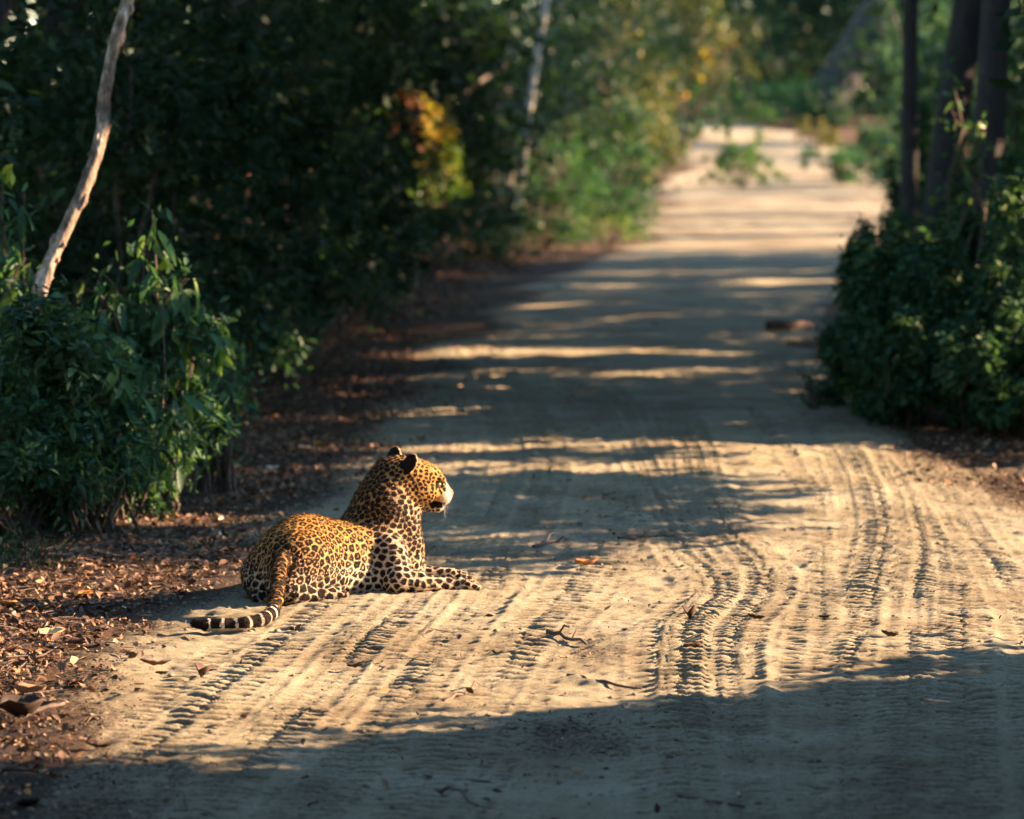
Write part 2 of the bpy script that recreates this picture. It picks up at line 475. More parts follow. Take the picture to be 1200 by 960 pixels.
def build_leopard():
    h = 0.0055
    fld = Field((-1.42, 15.42, -0.03), (0.0, 17.45, 0.68), h)
    # trunk
    fld.chain([L(341, 655, -.26), L(362, 650, -.14), L(392, 655, -.03), L(425, 655, .08), L(448, 648, .16)], [.150, .152, .148, .145, .135], .05, 'body')
    fld.cone(L(350, 632, -.20), L(440, 648, .12), .085, .075, .06, False, 'body')          # back line
    fld.cone(L(360, 678, -.20), L(440, 680, .02), .085, .085, .06, False, 'body')          # belly resting on the sand
    # hips and both thighs folded beside the body
    fld.ell(L(355, 662, -.33), (.15, .075, .125), np.array([norm((.75, .65, -.1)), norm((.65, -.75, 0)), (0, 0, 1)]), .05, False, 'thigh')
    fld.cone(L(348, 655, -.33), L(386, 676, -.20), .105, .070, .04, False, 'thigh')
    fld.cone(L(388, 679, -.21), L(352, 697, -.42), .045, .032, .025, False, 'hindleg')
    fld.cone(L(352, 699, -.42), L(386, 697, -.34), .03, .03, .02, False, 'hindleg')
    fld.cone(L(386, 697, -.34), L(397, 696, -.31), .034, .03, .02, False, 'paw')
    for a in (-1, 0, 1): fld.cone(L(395 + a, 697, -.33 + .02 * a), L(404, 697 + .5 * a, -.31 + .025 * a), .017, .015, .008, False, 'paw')
    fld.ell(L(318, 672, -.20), (.15, .09, .115), np.array([norm((.7, .7, 0)), norm((-.7, .7, 0)), (0, 0, 1)]), .05, False, 'thigh')
    fld.cone(L(312, 685, -.30), L(316, 690, -.05), .07, .06, .04, False, 'thigh')
    fld.cone(L(305, 702, -.36), L(318, 696, -.16), .033, .035, .03, False, 'hindleg')
    fld.cone(L(340, 660, -.34), L(334, 690, -.42), .09, .075, .05, False, 'thigh')            # buttock
    # tail
    tp = [L(334, 652, -.40), L(328, 664, -.52), L(326, 686, -.74), L(324, 704, -.94), L(319, 718, -1.10), L(307, 726.5, -1.20), L(286, 731, -1.245), L(262, 732.5, -1.26), L(242, 732.5, -1.265), L(229, 730.5, -1.265)]
    fld.chain(tp, [.042, .030, .0265, .0255, .025, .025, .0245, .024, .0225, .018], .012, 'tail')
    # chest and shoulders
    fld.cone(L(446, 650, .12), L(466, 652, .17), .135, .110, .05, False, 'body')
    fld.cone(L(430, 632, .13), L(455, 640, .20), .12, .115, .05, False, 'neck')
    fld.cone(L(470, 640, .14), L(474, 668, .14), .075, .065, .05, False, 'chest')
    # neck rising to the head
    fld.cone(L(436, 622, .14), L(452, 592, .16), .135, .128, .05, False, 'neck')
    fld.cone(L(452, 592, .16), L(459, 562, .19), .128, .098, .05, False, 'neck')
    fld.cone(L(476, 635, .13), L(474, 600, .18), .060, .060, .05, False, 'neck')
    # near foreleg
    fld.cone(L(455, 648, .00), L(466, 680, -.06), .078, .062, .035, False, 'foreleg')
    fld.cone(L(464, 682, -.08), L(488, 682, -.04), .054, .045, .03, False, 'foreleg')
    fld.cone(L(486, 682.5, -.05), L(524, 686, .02), .044, .029, .025, False, 'foreleg')
    fld.cone(L(524, 686, .02), L(541, 687, .04), .029, .030, .02, False, 'foreleg')
    fld.cone(L(540, 687, .04), L(550, 687.5, .055), .032, .029, .02, False, 'paw')
    for a in (-1.5, -.5, .5, 1.5):
        fld.cone(L(548, 685, .05 + .018 * a), L(560 - abs(a), 688 - .4 * a, .065 + .020 * a), .0175, .0155, .008, False, 'paw')
    # far foreleg
    fld.cone(L(474, 655, .24), L(484, 672, .26), .07, .05, .035, False, 'foreleg')
    fld.cone(L(484, 672, .26), L(528, 676, .27), .045, .033, .025, False, 'foreleg')
    fld.cone(L(528, 676, .27), L(542, 677, .28), .034, .032, .02, False, 'paw')
    for a in (-1.5, -.5, .5, 1.5):
        fld.cone(L(540, 677, .275 + .018 * a), L(552 - abs(a), 678 - .4 * a, .285 + .020 * a), .017, .015, .008, False, 'paw')
    # head
    b = R(15); pitch = R(-14)
    hx = norm((math.cos(b) * math.cos(pitch), math.sin(b) * math.cos(pitch), math.sin(pitch)))
    hr = norm((math.sin(b), -math.cos(b), 0)); hr = norm(hr - 0.10 * np.array([0, 0, 1]))
    hr = norm(hr - hx * (hr @ hx))
    hu = np.cross(hr, hx); hu = norm(hu)
    if hu[2] < 0: hu = -hu
    HC = L(479.5, 565, .19); HS = 1.17
    A = np.array([hx, hr, hu])
    def H(x, y, z): return HC + (hx * x + hr * y + hu * z) * HS       # forward, right (towards the viewer), up
    fld.ell(H(-.005, 0, .012), (0.1147, 0.0936, 0.0959), A, .03, False, 'head')
    fld.ell(H(.052, 0, .038), (0.0725, 0.068, 0.0526), A, .03, False, 'head')          # forehead
    for sd in (-1, 1):
        fld.ell(H(.048, sd * .048, -.016), (0.0643, 0.0421, 0.0526), A, .025, False, 'head')   # cheek bones
        fld.ell(H(.010, sd * .052, -.045), (0.0585, 0.0374, 0.0468), A, .03, False, 'head')
        fld.ell(H(.098, sd * .034, .042), (0.0304, 0.0211, 0.0140), A, .012, False, 'head')    # brow
    fld.cone(H(.080, 0, .034), H(.148, 0, -.008), 0.0421, 0.0246, .025, False, 'head')     # nose bridge
    fld.ell(H(.118, 0, -.028), (0.056, 0.046, 0.046), A, .02, False, 'muzzle')
    for sd in (-1, 1):
        fld.ell(H(.128, sd * .021, -.026), (0.0398, 0.0304, 0.0316), A, .012, False, 'muzzle')  # whisker pads
    fld.ell(H(.157, 0, -.006), (0.0187, 0.0246, 0.0164), A, .008, False, 'muzzle')
    fld.cone(H(.02, 0, -.070), H(.114, 0, -.061), 0.0468, 0.0316, .025, False, 'head')    # lower jaw
    fld.ell(H(.126, 0, -.064), (0.0281, 0.0304, 0.0222), A, .012, False, 'muzzle')
    fld.cone(H(-.02, 0, -.045), H(.03, 0, -.075), 0.0702, 0.0468, .04, False, 'head')
    # mouth slit, eye sockets
    for sd in (-1, 1):
        fld.cone(H(.150, sd * .006, -.047), H(.085, sd * .046, -.052), 0.0041, 0.0059, .004, True)
        fld.ell(H(.102, sd * .047, .020), (0.0234, 0.0140, 0.0140), A, .010, True)
        fld.ell(H(.170, sd * .010, -.009), (0.0070, 0.0047, 0.0047), A, .003, True)
    # ears
    for sd in (1, -1):
        base = H(-.044, sd * .052, .044); tip = H(-.024, sd * .080, .104)
        if sd < 0: base = H(-.062, -.040, .048); tip = H(-.068, -.066, .088)
        ey = norm(tip - base); en = norm(hx * .9 + hr * sd * .35 - ey * ((hx * .9 + hr * sd * .35) @ ey)); ew = np.cross(ey, en)
        if sd > 0:
            en = hx * .75 - hr * .5; en = norm(en - ey * (en @ ey)); ew = np.cross(ey, en)      # this ear is turned, its dark back to the viewer
        fld.ell(base * .45 + tip * .55, (.048, .036, .015) if sd > 0 else (.048, .046, .015), np.array([ey, ew, en]), .014, False, 'ear')
        fld.ell(base * .40 + tip * .60 + en * .015, (.040, .030, .012), np.array([ey, ew, en]), .006, True)
    V, F = fld.mesh()
    V0 = V
    # light smoothing
    # which part each vertex belongs to
    names = ['body', 'thigh', 'hindleg', 'paw', 'tail', 'neck', 'chest', 'foreleg', 'head', 'muzzle', 'ear']
    D = {n: np.full(len(V), 9.0) for n in names}
    for n, fn in fld.prims: D[n] = np.minimum(D[n], fn(V.astype(np.float32)))
    K = np.stack([D[n] for n in names], 1)
    W = np.exp(-np.clip(K - K.min(1)[:, None], 0, 1) / 0.012); W /= W.sum(1)[:, None]
    part = K.argmin(1)
    def wt(*ns): return sum(W[:, names.index(n)] for n in ns)
    # vertex normals
    f3 = F; n_ = np.cross(V[f3[:, 2]] - V[f3[:, 0]], V[f3[:, 3]] - V[f3[:, 1]])
    vn = np.zeros_like(V)
    for i in range(4): np.add.at(vn, f3[:, i], n_)
    vn /= np.linalg.norm(vn, axis=1)[:, None] + 1e-12
    # head-frame coordinates
    q = V - HC; hxx, hyy, hzz = q @ hx / HS, q @ hr / HS, q @ hu / HS
    # coat spot spacing
    sp = wt('body') * .0235 + wt('thigh') * .0255 + wt('hindleg') * .030 + wt('paw') * .017 + wt('tail') * .026 + wt('neck') * .019 + wt('chest') * .020 + wt('foreleg') * .0235 + wt('head') * .0135 + wt('muzzle') * .015 + wt('ear') * .012
    z = V[:, 2]
    sp = sp * (1 - 0.18 * sstep(.25, .36, z) * wt('body', 'thigh'))
    axis = norm((.62, .6, 0))
    Q = V - 0.22 * (V @ axis)[:, None] * axis
    order = rng.permutation(len(V))[:26000]
    seeds = []; ss = []
    SP = np.zeros((8000, 3)); SR = np.zeros(8000); nS = 0
    for i in order:
        if nS:
            d = SP[:nS] - Q[i]
            if ((d * d).sum(1) < (0.5 * (SR[:nS] + sp[i])) ** 2).any(): continue
        SP[nS] = Q[i]; SR[nS] = sp[i]; nS += 1
        if nS >= 7999: break
    kd = kdtree.KDTree(nS)
    for i in range(nS): kd.insert(SP[i], i)
    kd.balance()
    f1 = np.zeros(len(V)); f2 = np.zeros(len(V)); sid = np.zeros(len(V), int)
    jit = 0.10 * np.stack([vnoise(V[:, 0] * 1 + V[:, 2], V[:, 1], 60, 50 + j) for j in range(3)], 1) * sp[:, None] * 3
    for i in range(len(V)):
        r = kd.find_n(Q[i] + jit[i], 2)
        f1[i] = r[0][2]; f2[i] = r[1][2]; sid[i] = r[0][1]
    s_ = SR[sid]
    rs = np.random.default_rng(5).random(nS)[sid]
    gap = (f2 - f1) / s_          # 0 on the border between two spots
    lightw = 0.13 + .11 * wt('body') + .04 * wt('foreleg', 'thigh') + 0.12 * sstep(.12, .04, z) * wt('body')
    dark = np.minimum((gap - lightw), (0.78 - f1 / s_) * 1.2)
    ros = wt('body', 'thigh') * sstep(.05, .12, z)
    inner = (0.29 - f1 / s_) * ros * (rs > .12)        # the paler heart of a rosette
    openr = 0.25 * vnoise(V[:, 0] + V[:, 2] * .7, V[:, 1] + V[:, 2], 70, 61)
    dark = dark + openr * .55 * ros
    heart = np.where(ros > .5, 0.19 + 0.13 * (rs - .5) - f1 / s_, -0.3)
    spot = np.minimum(dark, -heart)
    # neck and head: smaller, thinner marks
    spot = spot - 0.02 * wt('neck') - 0.13 * wt('head') - .03 * wt('chest') - .05 * wt('foreleg', 'paw') + .03 * wt('thigh')  # dense thigh and neck marks also paint shade into the coat
    # tail: patches above, black rings towards the tip
    tl = np.zeros(len(V)); acc = 0
    dmin = np.full(len(V), 9.0)
    for i in range(len(tp) - 1):
        a, c = tp[i], tp[i + 1]; ba = c - a; l = np.linalg.norm(ba)
        t = np.clip((V - a) @ ba / (l * l), 0, 1); d = np.linalg.norm(V - a - t[:, None] * ba, axis=1)
        m = d < dmin; dmin[m] = d[m]; tl[m] = acc + t[m] * l; acc += l
    wtail = wt('tail')
    ringmask = wtail * sstep(acc * .60, acc * .68, tl)
    ring = np.abs(((tl / .052) % 1.0) - .5) * 2
    ringspot = np.where(ring < .80, .3, -.3) - .5 * sstep(.012, .002, z)
    ringspot = np.where(tl > acc - .045, .3, ringspot)
    spot = np.where(ringmask > .5, ringspot, spot)
    # muzzle, chin
    spot = np.where(wt('muzzle') > .5, spot - .12, spot)
    spot = np.where((hxx > .135) & (part >= 8), -0.2, spot)
    rows = 0.16 - np.minimum(1, np.abs(((hzz + .026) / .010) % 1.0 - .5) * 2 + np.abs(((hxx) / .011) % 1.0 - .5) * 2) * .5
    spot = np.where((hxx > .105) & (hxx < .142) & (hzz < -.008) & (hzz > -.042) & (part >= 8), rows + .03, spot)
    lip_unused = 0.010 - np.abs(hzz + .050 + .10 * np.clip(.145 - hxx, 0, .1) * .1)
    mouth = (hxx > .088) & (hxx < .142) & (np.abs(hzz + .052) < .012) & (part >= 8)
    spot = np.where(mouth, .3, spot)
    for sd in (-1, 1):
        eye = np.hypot((hxx - .103) / 1.3, hzz - .020); m = (np.sign(hyy) == sd) & (part >= 8)
        spot = np.where((eye < .015) & m & (np.abs(hyy) > .03), .3, spot)
        tear = (hxx > .100) & (hxx < .124) & (np.abs(hzz - .018 + (hxx - .100) * 1.3) < .004) & m & (np.abs(hyy) > .022)
        spot = np.where(tear, .25, spot)
    earb = (wt('ear') > .4) & ((vn @ hx) < .15)
    spot = np.where(earb, np.where(hzz > .112, -.1, .3), spot)
    spot = np.where((wt('ear') > .4) & ~earb, -.3, spot)
    # base colour of the coat
    gold = np.array((.34, .18, .05)); deep = np.array((.47, .25, .055)); white = np.array((.64, .56, .43)); tan = np.array((.50, .32, .135))
    back = sstep(.17, .30, z)[:, None]
    c = tan * (1 - back) + deep * back
    mid = sstep(.09, .20, z)[:, None]
    c = np.where(back > 0, c, c) * mid + (tan * .55 + white * .45) * (1 - mid)
    bel = (sstep(.15, .06, z) * (wt('body') + .5 * wt('thigh') + .3 * wt('hindleg')))[:, None]
    c = c * (1 - bel) + white * bel
    lw = (wt('foreleg', 'paw', 'chest'))[:, None]
    c = c * (1 - .75 * lw) + (white * .75 + gold * .25) * .75 * lw
    nk = wt('neck')[:, None]
    front = sstep(-.1, .8, vn[:, 0])[:, None]
    c = c * (1 - nk) + (gold * (1 - .6 * front) + white * .6 * front) * nk
    hd = wt('head', 'muzzle')[:, None]
    fh = sstep(.10, .15, hxx)[:, None]; under = sstep(-.05, -.085, hzz)[:, None]
    hc = gold * 1.5 * (1 - fh) + white * .66 * fh; hc = hc * (1 - under * .8) + white * under * .8
    c = c * (1 - hd) + hc * hd
    er = (wt('ear') > .4)[:, None]
    c = np.where(er, np.where(earb[:, None], np.array((.3, .25, .18)), np.array((.62, .45, .26))), c)
    tcol = np.where((tl < acc * .62)[:, None], gold, white)
    c = c * (1 - wtail[:, None]) + tcol * wtail[:, None]
    # rosette hearts are a shade deeper
    hh = (np.clip(heart, 0, 1) > .02)[:, None] * (ros > .5)[:, None]
    c = np.where(hh, c * np.array((.86, .68, .5)), c)
    nose = (hxx > .153) & (hzz > -.018) & (np.abs(hyy) < .02) & (part >= 8)
    c = np.where(nose[:, None], np.array((.42, .17, .13)), c); spot = np.where(nose, -.3, spot)
    spot = np.clip(spot, -.3, .3)

    m, t, bs = new_mat('leopard_coat')
    tc = N(t, 'ShaderNodeTexCoord').outputs['Object']
    a1 = attr(t, 'spot').outputs['Fac']
    n1 = noise(t, 260, 3, .7, tc)
    ad = N(t, 'ShaderNodeMath', operation='MULTIPLY_ADD'); ad.inputs[1].default_value = .22; ad.inputs[2].default_value = -.11
    t.links.new(n1, ad.inputs[0])
    a3 = N(t, 'ShaderNodeMath', operation='ADD'); t.links.new(ad.outputs[0], a3.inputs[0]); t.links.new(a1, a3.inputs[1])
    a4 = N(t, 'ShaderNodeMapRange'); a4.inputs[1].default_value = -.04; a4.inputs[2].default_value = .045
    t.links.new(a3.outputs[0], a4.inputs[0])
    cc = mixc(t, a4.outputs[0], attr(t, 'coat').outputs['Color'], (.012, .009, .008))
    cc = mixc(t, .5, cc, ramp(t, noise(t, 420, 2, .6, tc), [(.3, (.6, .58, .55)), (.7, (1.3, 1.28, 1.25))]), 'MULTIPLY')
    t.links.new(cc, bs.inputs['Base Color'])
    bs.inputs['Roughness'].default_value = .85; bs.inputs['Specular IOR Level'].default_value = .12
    bs.inputs['Sheen Weight'].default_value = 0
    t.links.new(bump(t, noise(t, 300, 3, .7, tc), .004), bs.inputs['Normal'])
    root = empty('leopard', (*L(400, 690, 0)[:2], 0))
    tag(root, 'spotted leopard lying on the sandy road, head turned right, ringed tail behind', 'leopard')
    off = np.array(root.location)
    me = mesh_np('body', V - off, F, m, True, {'spot': spot, 'coat': c})
    bod = obj('body', me, root)
    # short fur
    nH = 90000 if FULL else 40000
    pk = rng.integers(0, len(V), nH)
    keep = (wt('muzzle')[pk] < .6) | (rng.random(nH) < .3)
    pk = pk[keep]; nH = len(pk)
    flow = np.array([-.55, -.45, -.45])[None, :].repeat(nH, 0)
    flow[(part[pk] == names.index('foreleg'))] = (.8, .1, -.3)
    hm = part[pk] >= 8
    flow[hm] = -hx * 1.0 - hu * .25
    nn = vn[pk]
    flow = flow - nn * (flow * nn).sum(1)[:, None]
    fl = flow / (np.linalg.norm(flow, axis=1)[:, None] + 1e-6)
    ln = rng.uniform(.007, .014, nH) * np.where(hm, .6, 1.0) * np.where(part[pk] == names.index('paw'), .5, 1)
    # longer ruff under the jaw and along the belly
    dirn = nn * .42 + fl * .9 + rng.normal(0, .16, (nH, 3)); dirn /= np.linalg.norm(dirn, axis=1)[:, None]
    p0 = V[pk] + rng.normal(0, .002, (nH, 3)) - nn * .001
    sd = np.cross(dirn, nn + rng.normal(0, .3, (nH, 3))); sd /= np.linalg.norm(sd, axis=1)[:, None] + 1e-9
    HV = np.stack([p0 - sd * .0013, p0 + sd * .0013, p0 + dirn * ln[:, None]], 1).reshape(-1, 3)
    HF = np.arange(nH * 3).reshape(-1, 3)
    fm = mesh_np('fur', HV - off, HF, m, False, {'spot': np.repeat(spot[pk], 3), 'coat': np.repeat(c[pk], 3, 0)})
    fo = obj('fur', fm, root); fo['kind'] = 'stuff'
    # eyes
    em, t, bs = new_mat('leopard_eye')
    tc = N(t, 'ShaderNodeTexCoord').outputs['Object']
    bs.inputs['Base Color'].default_value = (.30, .27, .09, 1); bs.inputs['Roughness'].default_value = .08
    km, t, bs = new_mat('leopard_pupil'); bs.inputs['Base Color'].default_value = (.005, .005, .005, 1); bs.inputs['Roughness'].default_value = .1
    import bmesh
    for sdd in (-1, 1):
        bm = bmesh.new(); bmesh.ops.create_uvsphere(bm, u_segments=14, v_segments=10, radius=.0132)
        e = bpy.data.meshes.new('eye'); bm.to_mesh(e); bm.free(); e.materials.append(em)
        for p in e.polygons: p.use_smooth = True
        eo = obj('eye', e, root); c0 = H(.098, sdd * .040, .020); eo.location = c0 - off
        bm = bmesh.new(); bmesh.ops.create_uvsphere(bm, u_segments=10, v_segments=8, radius=.005)
        e2 = bpy.data.meshes.new('pupil'); bm.to_mesh(e2); bm.free(); e2.materials.append(km)
        po = obj('pupil', e2, eo); po.location = norm(hx * .75 + hr * sdd * .65) * .0098
    # whiskers
    wm, t, bs = new_mat('whisker_white'); bs.inputs['Base Color'].default_value = (.8, .78, .72, 1)
    for sdd in (-1, 1):
        for k in range(6):
            a = H(.125 + .004 * (k % 3), sdd * .043, -.018 - .006 * k)
            dv = norm(hr * sdd * .8 + hx * (.25 - .12 * (k % 3)) + hu * (.12 - .08 * k)); ln_ = .07 + .01 * (k % 3)
            pts = [a, a + dv * ln_ * .5, a + dv * ln_ + np.array([0, 0, -.012])]
            VV = []; 
            for j, p in enumerate(pts):
                r = (.0007, .0005, .0002)[j]
                for q4 in range(3):
                    an = 2 * PI * q4 / 3
                    VV.append(p + r * (math.cos(an) * np.array([0, 0, 1.]) + math.sin(an) * np.array([1., 0, 0])))
            FF = [[3 * j + q4, 3 * j + (q4 + 1) % 3, 3 * j + 3 + (q4 + 1) % 3, 3 * j + 3 + q4] for j in (0, 1) for q4 in range(3)]
            obj('whisker', mesh_np('whisker', np.array(VV) - off, FF, wm), root)
    # claws at the near fore paw
    return root
build_leopard()
# ------------------------------------------------------------------ where the sun comes through the trees
LIT = [  # outlines of the sunlit ground, as pixels of the photograph (they are turned into places on the ground)
 [(-9000, 905), (0, 902), (300, 908), (400, 880), (560, 850), (800, 824), (1000, 812), (1100, 788), (1200, 759), (1600, 700), (3000, 640), (3000, 520), (1200, 540), (1060, 512), (900, 505), (840, 516), (790, 520), (765, 545), (800, 560), (818, 590), (800, 615), (740, 632), (640, 648), (560, 664), (470, 668), (280, 646), (0, 660), (-9000, 668)],
 [(350, 520), (500, 517), (640, 512), (860, 508), (860, 522), (640, 526), (520, 531), (350, 528)],
 [(520, 546), (640, 543), (800, 538), (800, 552), (640, 553), (520, 554)],
 [(385, 570), (480, 569), (480, 575), (385, 577)],
 [(420, 410), (540, 403), (680, 407), (735, 409), (930, 412), (930, 417), (735, 418), (600, 421), (420, 417)],
 [(470, 393), (550, 393), (550, 397), (470, 398)],
 [(430, 439), (540, 438), (540, 444), (430, 445)],
 [(640, 435), (740, 435), (860, 429), (950, 421), (950, 427), (860, 437), (740, 441), (640, 440)],
 [(550, 359), (700, 354), (700, 358), (550, 363)],
 [(665, 334), (780, 332), (780, 338), (665, 340)],
 [(830, 329), (985, 327), (985, 333), (830, 335)],
 [(880, 474), (1010, 478), (1100, 492), (1100, 496), (1010, 484), (880, 479)],
 [(960, 494), (1090, 498), (1200, 512), (1200, 520), (1090, 504), (960, 498)],
]
def pip(px, py, poly):
    n = len(poly); ins = np.zeros(px.shape, bool)
    for i in range(n):
        x1, y1 = poly[i]; x2, y2 = poly[(i + 1) % n]
        if y1 == y2: continue
        c = ((y1 > py) != (y2 > py)) & (px < (x2 - x1) * (py - y1) / (y2 - y1) + x1)
        ins ^= c
    return ins
BEAMS = [(P(*a), r) for a, r in (                      # single leaves and bark that catch a sunbeam
 ((508, 120, 47.2), .30), ((520, 150, 47.2), .30), ((500, 190, 47), .35), ((530, 205, 47), .3), ((465, 190, 47), .2), ((540, 175, 47.4), .25),
 ((148, 20, 19.8), .10), ((140, 62, 19.8), .08), ((116, 180, 19.8), .09), ((106, 205, 19.8), .08), ((95, 240, 19.8), .07), ((62, 300, 19.8), .10), ((50, 330, 19.8), .08),
 ((190, 315, 20.3), .06), ((216, 228, 20.4), .05), ((215, 270, 20.4), .06), ((172, 460, 20.2), .05), ((129, 497, 20.1), .06), ((146, 352, 20.3), .05), ((2, 205, 20.6), .08), ((20, 320, 20.3), .07), ((215, 335, 20.2), .05), ((133, 475, 20.2), .04), ((273, 374, 20.3), .05), ((177, 405, 20.2), .05),
 ((290, 195, 33.5), .10), ((330, 180, 33.5), .12), ((345, 192, 33.5), .10),
 ((615, 120, 55), .25), ((640, 60, 55), .2), ((590, 100, 56), .2),
 ((1190, 170, 29.4), .06), ((1198, 60, 29.4), .05), ((1184, 215, 29.4), .05), ((1200, 15, 29.4), .05),
 ((1120, 120, 27.6), .10), ((1125, 150, 27.6), .10), ((1180, 235, 27.5), .09), ((1100, 255, 27), .08),
 ((40, 615, 19.7), .35), ((200, 705, 17), .2),
)]
def blocks_sun(Pt, grow=0.0):
    """True where a leaf at Pt would cast its shadow on ground that the photograph shows sunlit"""
    t = Pt[:, 2] / S[2]
    gx = Pt[:, 0] - S[0] * t; gy = Pt[:, 1] - S[1] * t
    bad = np.zeros(len(Pt), bool)
    gy2 = np.maximum(gy, 4)
    jx = gx + 0.30 * vnoise(gx, gy, 1.1, 71); jy = gy2 + (0.16 + 0.012 * gy2) * vnoise(gx, gy, 1.3, 72) + 0.12 * vnoise(gx, gy, 4, 73)
    jit = rng.normal(0, 1, (2, len(Pt)))
    jx = jx + .30 * jit[0]; jy = jy + (.09 + .001 * gy2) * jit[1]
    px, py = to_px(jx, np.maximum(jy, 4), 0 * jx)
    for poly in LIT: bad |= pip(px, py, poly)
    bad &= gy > 6
    bad |= (gy > 56.5 + 0.6 * vnoise(gx, gy, .5, 74)) & (gy < 125) & (gx > -4) & ~((gy > 97) & (gy < 102))
    for c, r in BEAMS:
        d = Pt - c; a = d @ S
        m = (a > 0.15) & (np.linalg.norm(d - a[:, None] * S, axis=1) < r + np.where(a > 2, .05, .0))
        bad |= m
    return bad

# ------------------------------------------------------------------ leaves
def unit(v): return v / (np.linalg.norm(v, axis=1)[:, None] + 1e-9)
def leaf_mesh(name, C, D, Nn, Ln, Wd, mat, tint, fold=True):
    """one pointed leaf per centre C: along D, facing Nn, length Ln, width Wd"""
    n = len(C)
    if n == 0: return None
    D = unit(D); Sd = unit(np.cross(D, Nn)); Nn = np.cross(Sd, D)
    Ln = Ln[:, None]; Wd = Wd[:, None]
    if fold:
        k = 6
        V = np.stack([C - D * Ln * .5, C - D * Ln * .08 + Sd * Wd * .5 + Nn * Wd * .14, C + D * Ln * .22 + Sd * Wd * .36 + Nn * Wd * .06 - Nn * Ln * .03,
                      C + D * Ln * .5 - Nn * Ln * .10, C + D * Ln * .22 - Sd * Wd * .36 + Nn * Wd * .06 - Nn * Ln * .03, C - D * Ln * .08 - Sd * Wd * .5 + Nn * Wd * .14], 1)
        F0 = np.array([[0, 1, 2, 3], [0, 3, 4, 5]])
    else:
        k = 4
        V = np.stack([C - D * Ln * .5, C + Sd * Wd * .5, C + D * Ln * .5, C - Sd * Wd * .5], 1)
        F0 = np.array([[0, 1, 2, 3]])
    F = (np.arange(n)[:, None, None] * k + F0[None]).reshape(-1, 4)
    return mesh_np(name, V.reshape(-1, 3), F, mat, False, {'tint': np.repeat(tint, k)})

def rand_dirs(n, droop=0.3):
    d = rng.normal(0, 1, (n, 3)); d[:, 2] = d[:, 2] * .5 - droop
    return unit(d)
def tube(pts, rs, seg=7, twist=0.0):
    V = []; F = []
    pts = [np.array(p, float) for p in pts]
    for i, p in enumerate(pts):
        a = pts[max(0, i - 1)]; b = pts[min(len(pts) - 1, i + 1)]
        d = norm(b - a); ref = np.array([1.0, 0, 0]) if abs(d[0]) < .9 else np.array([0, 1.0, 0])
        u = norm(np.cross(d, ref)); v = np.cross(d, u)
        for s_ in range(seg):
            an = 2 * PI * s_ / seg
            V.append(p + rs[i] * (math.cos(an) * u + math.sin(an) * v))
    for i in range(len(pts) - 1):
        for s_ in range(seg):
            a = i * seg + s_; b = i * seg + (s_ + 1) % seg
            F.append([a, b, b + seg, a + seg])
    V.append(pts[-1]); e = len(V) - 1; o = (len(pts) - 1) * seg
    for s_ in range(seg): F.append([o + s_, o + (s_ + 1) % seg, e, e])
    return V, F
class MB:
    def __init__(s): s.V = []; s.F = []
    def tube(s, pts, rs, seg=6):
        V, F = tube(pts, rs, seg); o = len(s.V)
        s.V += V; s.F += [[a + o for a in f] for f in F]
    def build(s, name, mat, parent=None, smooth=True):
        q = np.array(s.F); V = np.array(s.V)
        me = bpy.data.meshes.new(name)
        me.from_pydata([tuple(v) for v in V], [], [tuple(dict.fromkeys(f)) for f in s.F])
        me.materials.append(mat)
        if smooth: me.polygons.foreach_set('use_smooth', np.ones(len(me.polygons), bool))
        me.update()
        return obj(name, me, parent)

def wiggle(a, b, n, amp, sag=0.0):
    a = np.array(a, float); b = np.array(b, float); L_ = np.linalg.norm(b - a)
    out = []
    for i in range(n + 1):
        t = i / n
        p = a + (b - a) * t + rng.normal(0, amp * L_, 3) * (0 < i < n)
        p[2] += sag * L_ * math.sin(PI * t)
        out.append(p)
    return out

def crown_points(n, lumps, fill=.55):
    """leaf places in the lumps (cx, cy, cz, rx, ry, rz); most of them near the lumps' surface"""
    w_ = np.array([l[3] * l[4] * l[5] for l in lumps]) ** .67; w_ /= w_.sum()
    k = rng.choice(len(lumps), n, p=w_); Lm = np.array(lumps)[k]
    d = unit(rng.normal(0, 1, (n, 3))); r = rng.random(n) ** fill
    r = np.where(rng.random(n) < .28, r * rng.uniform(1.0, 1.45, n), r)
    return Lm[:, :3] + d * r[:, None] * Lm[:, 3:], d

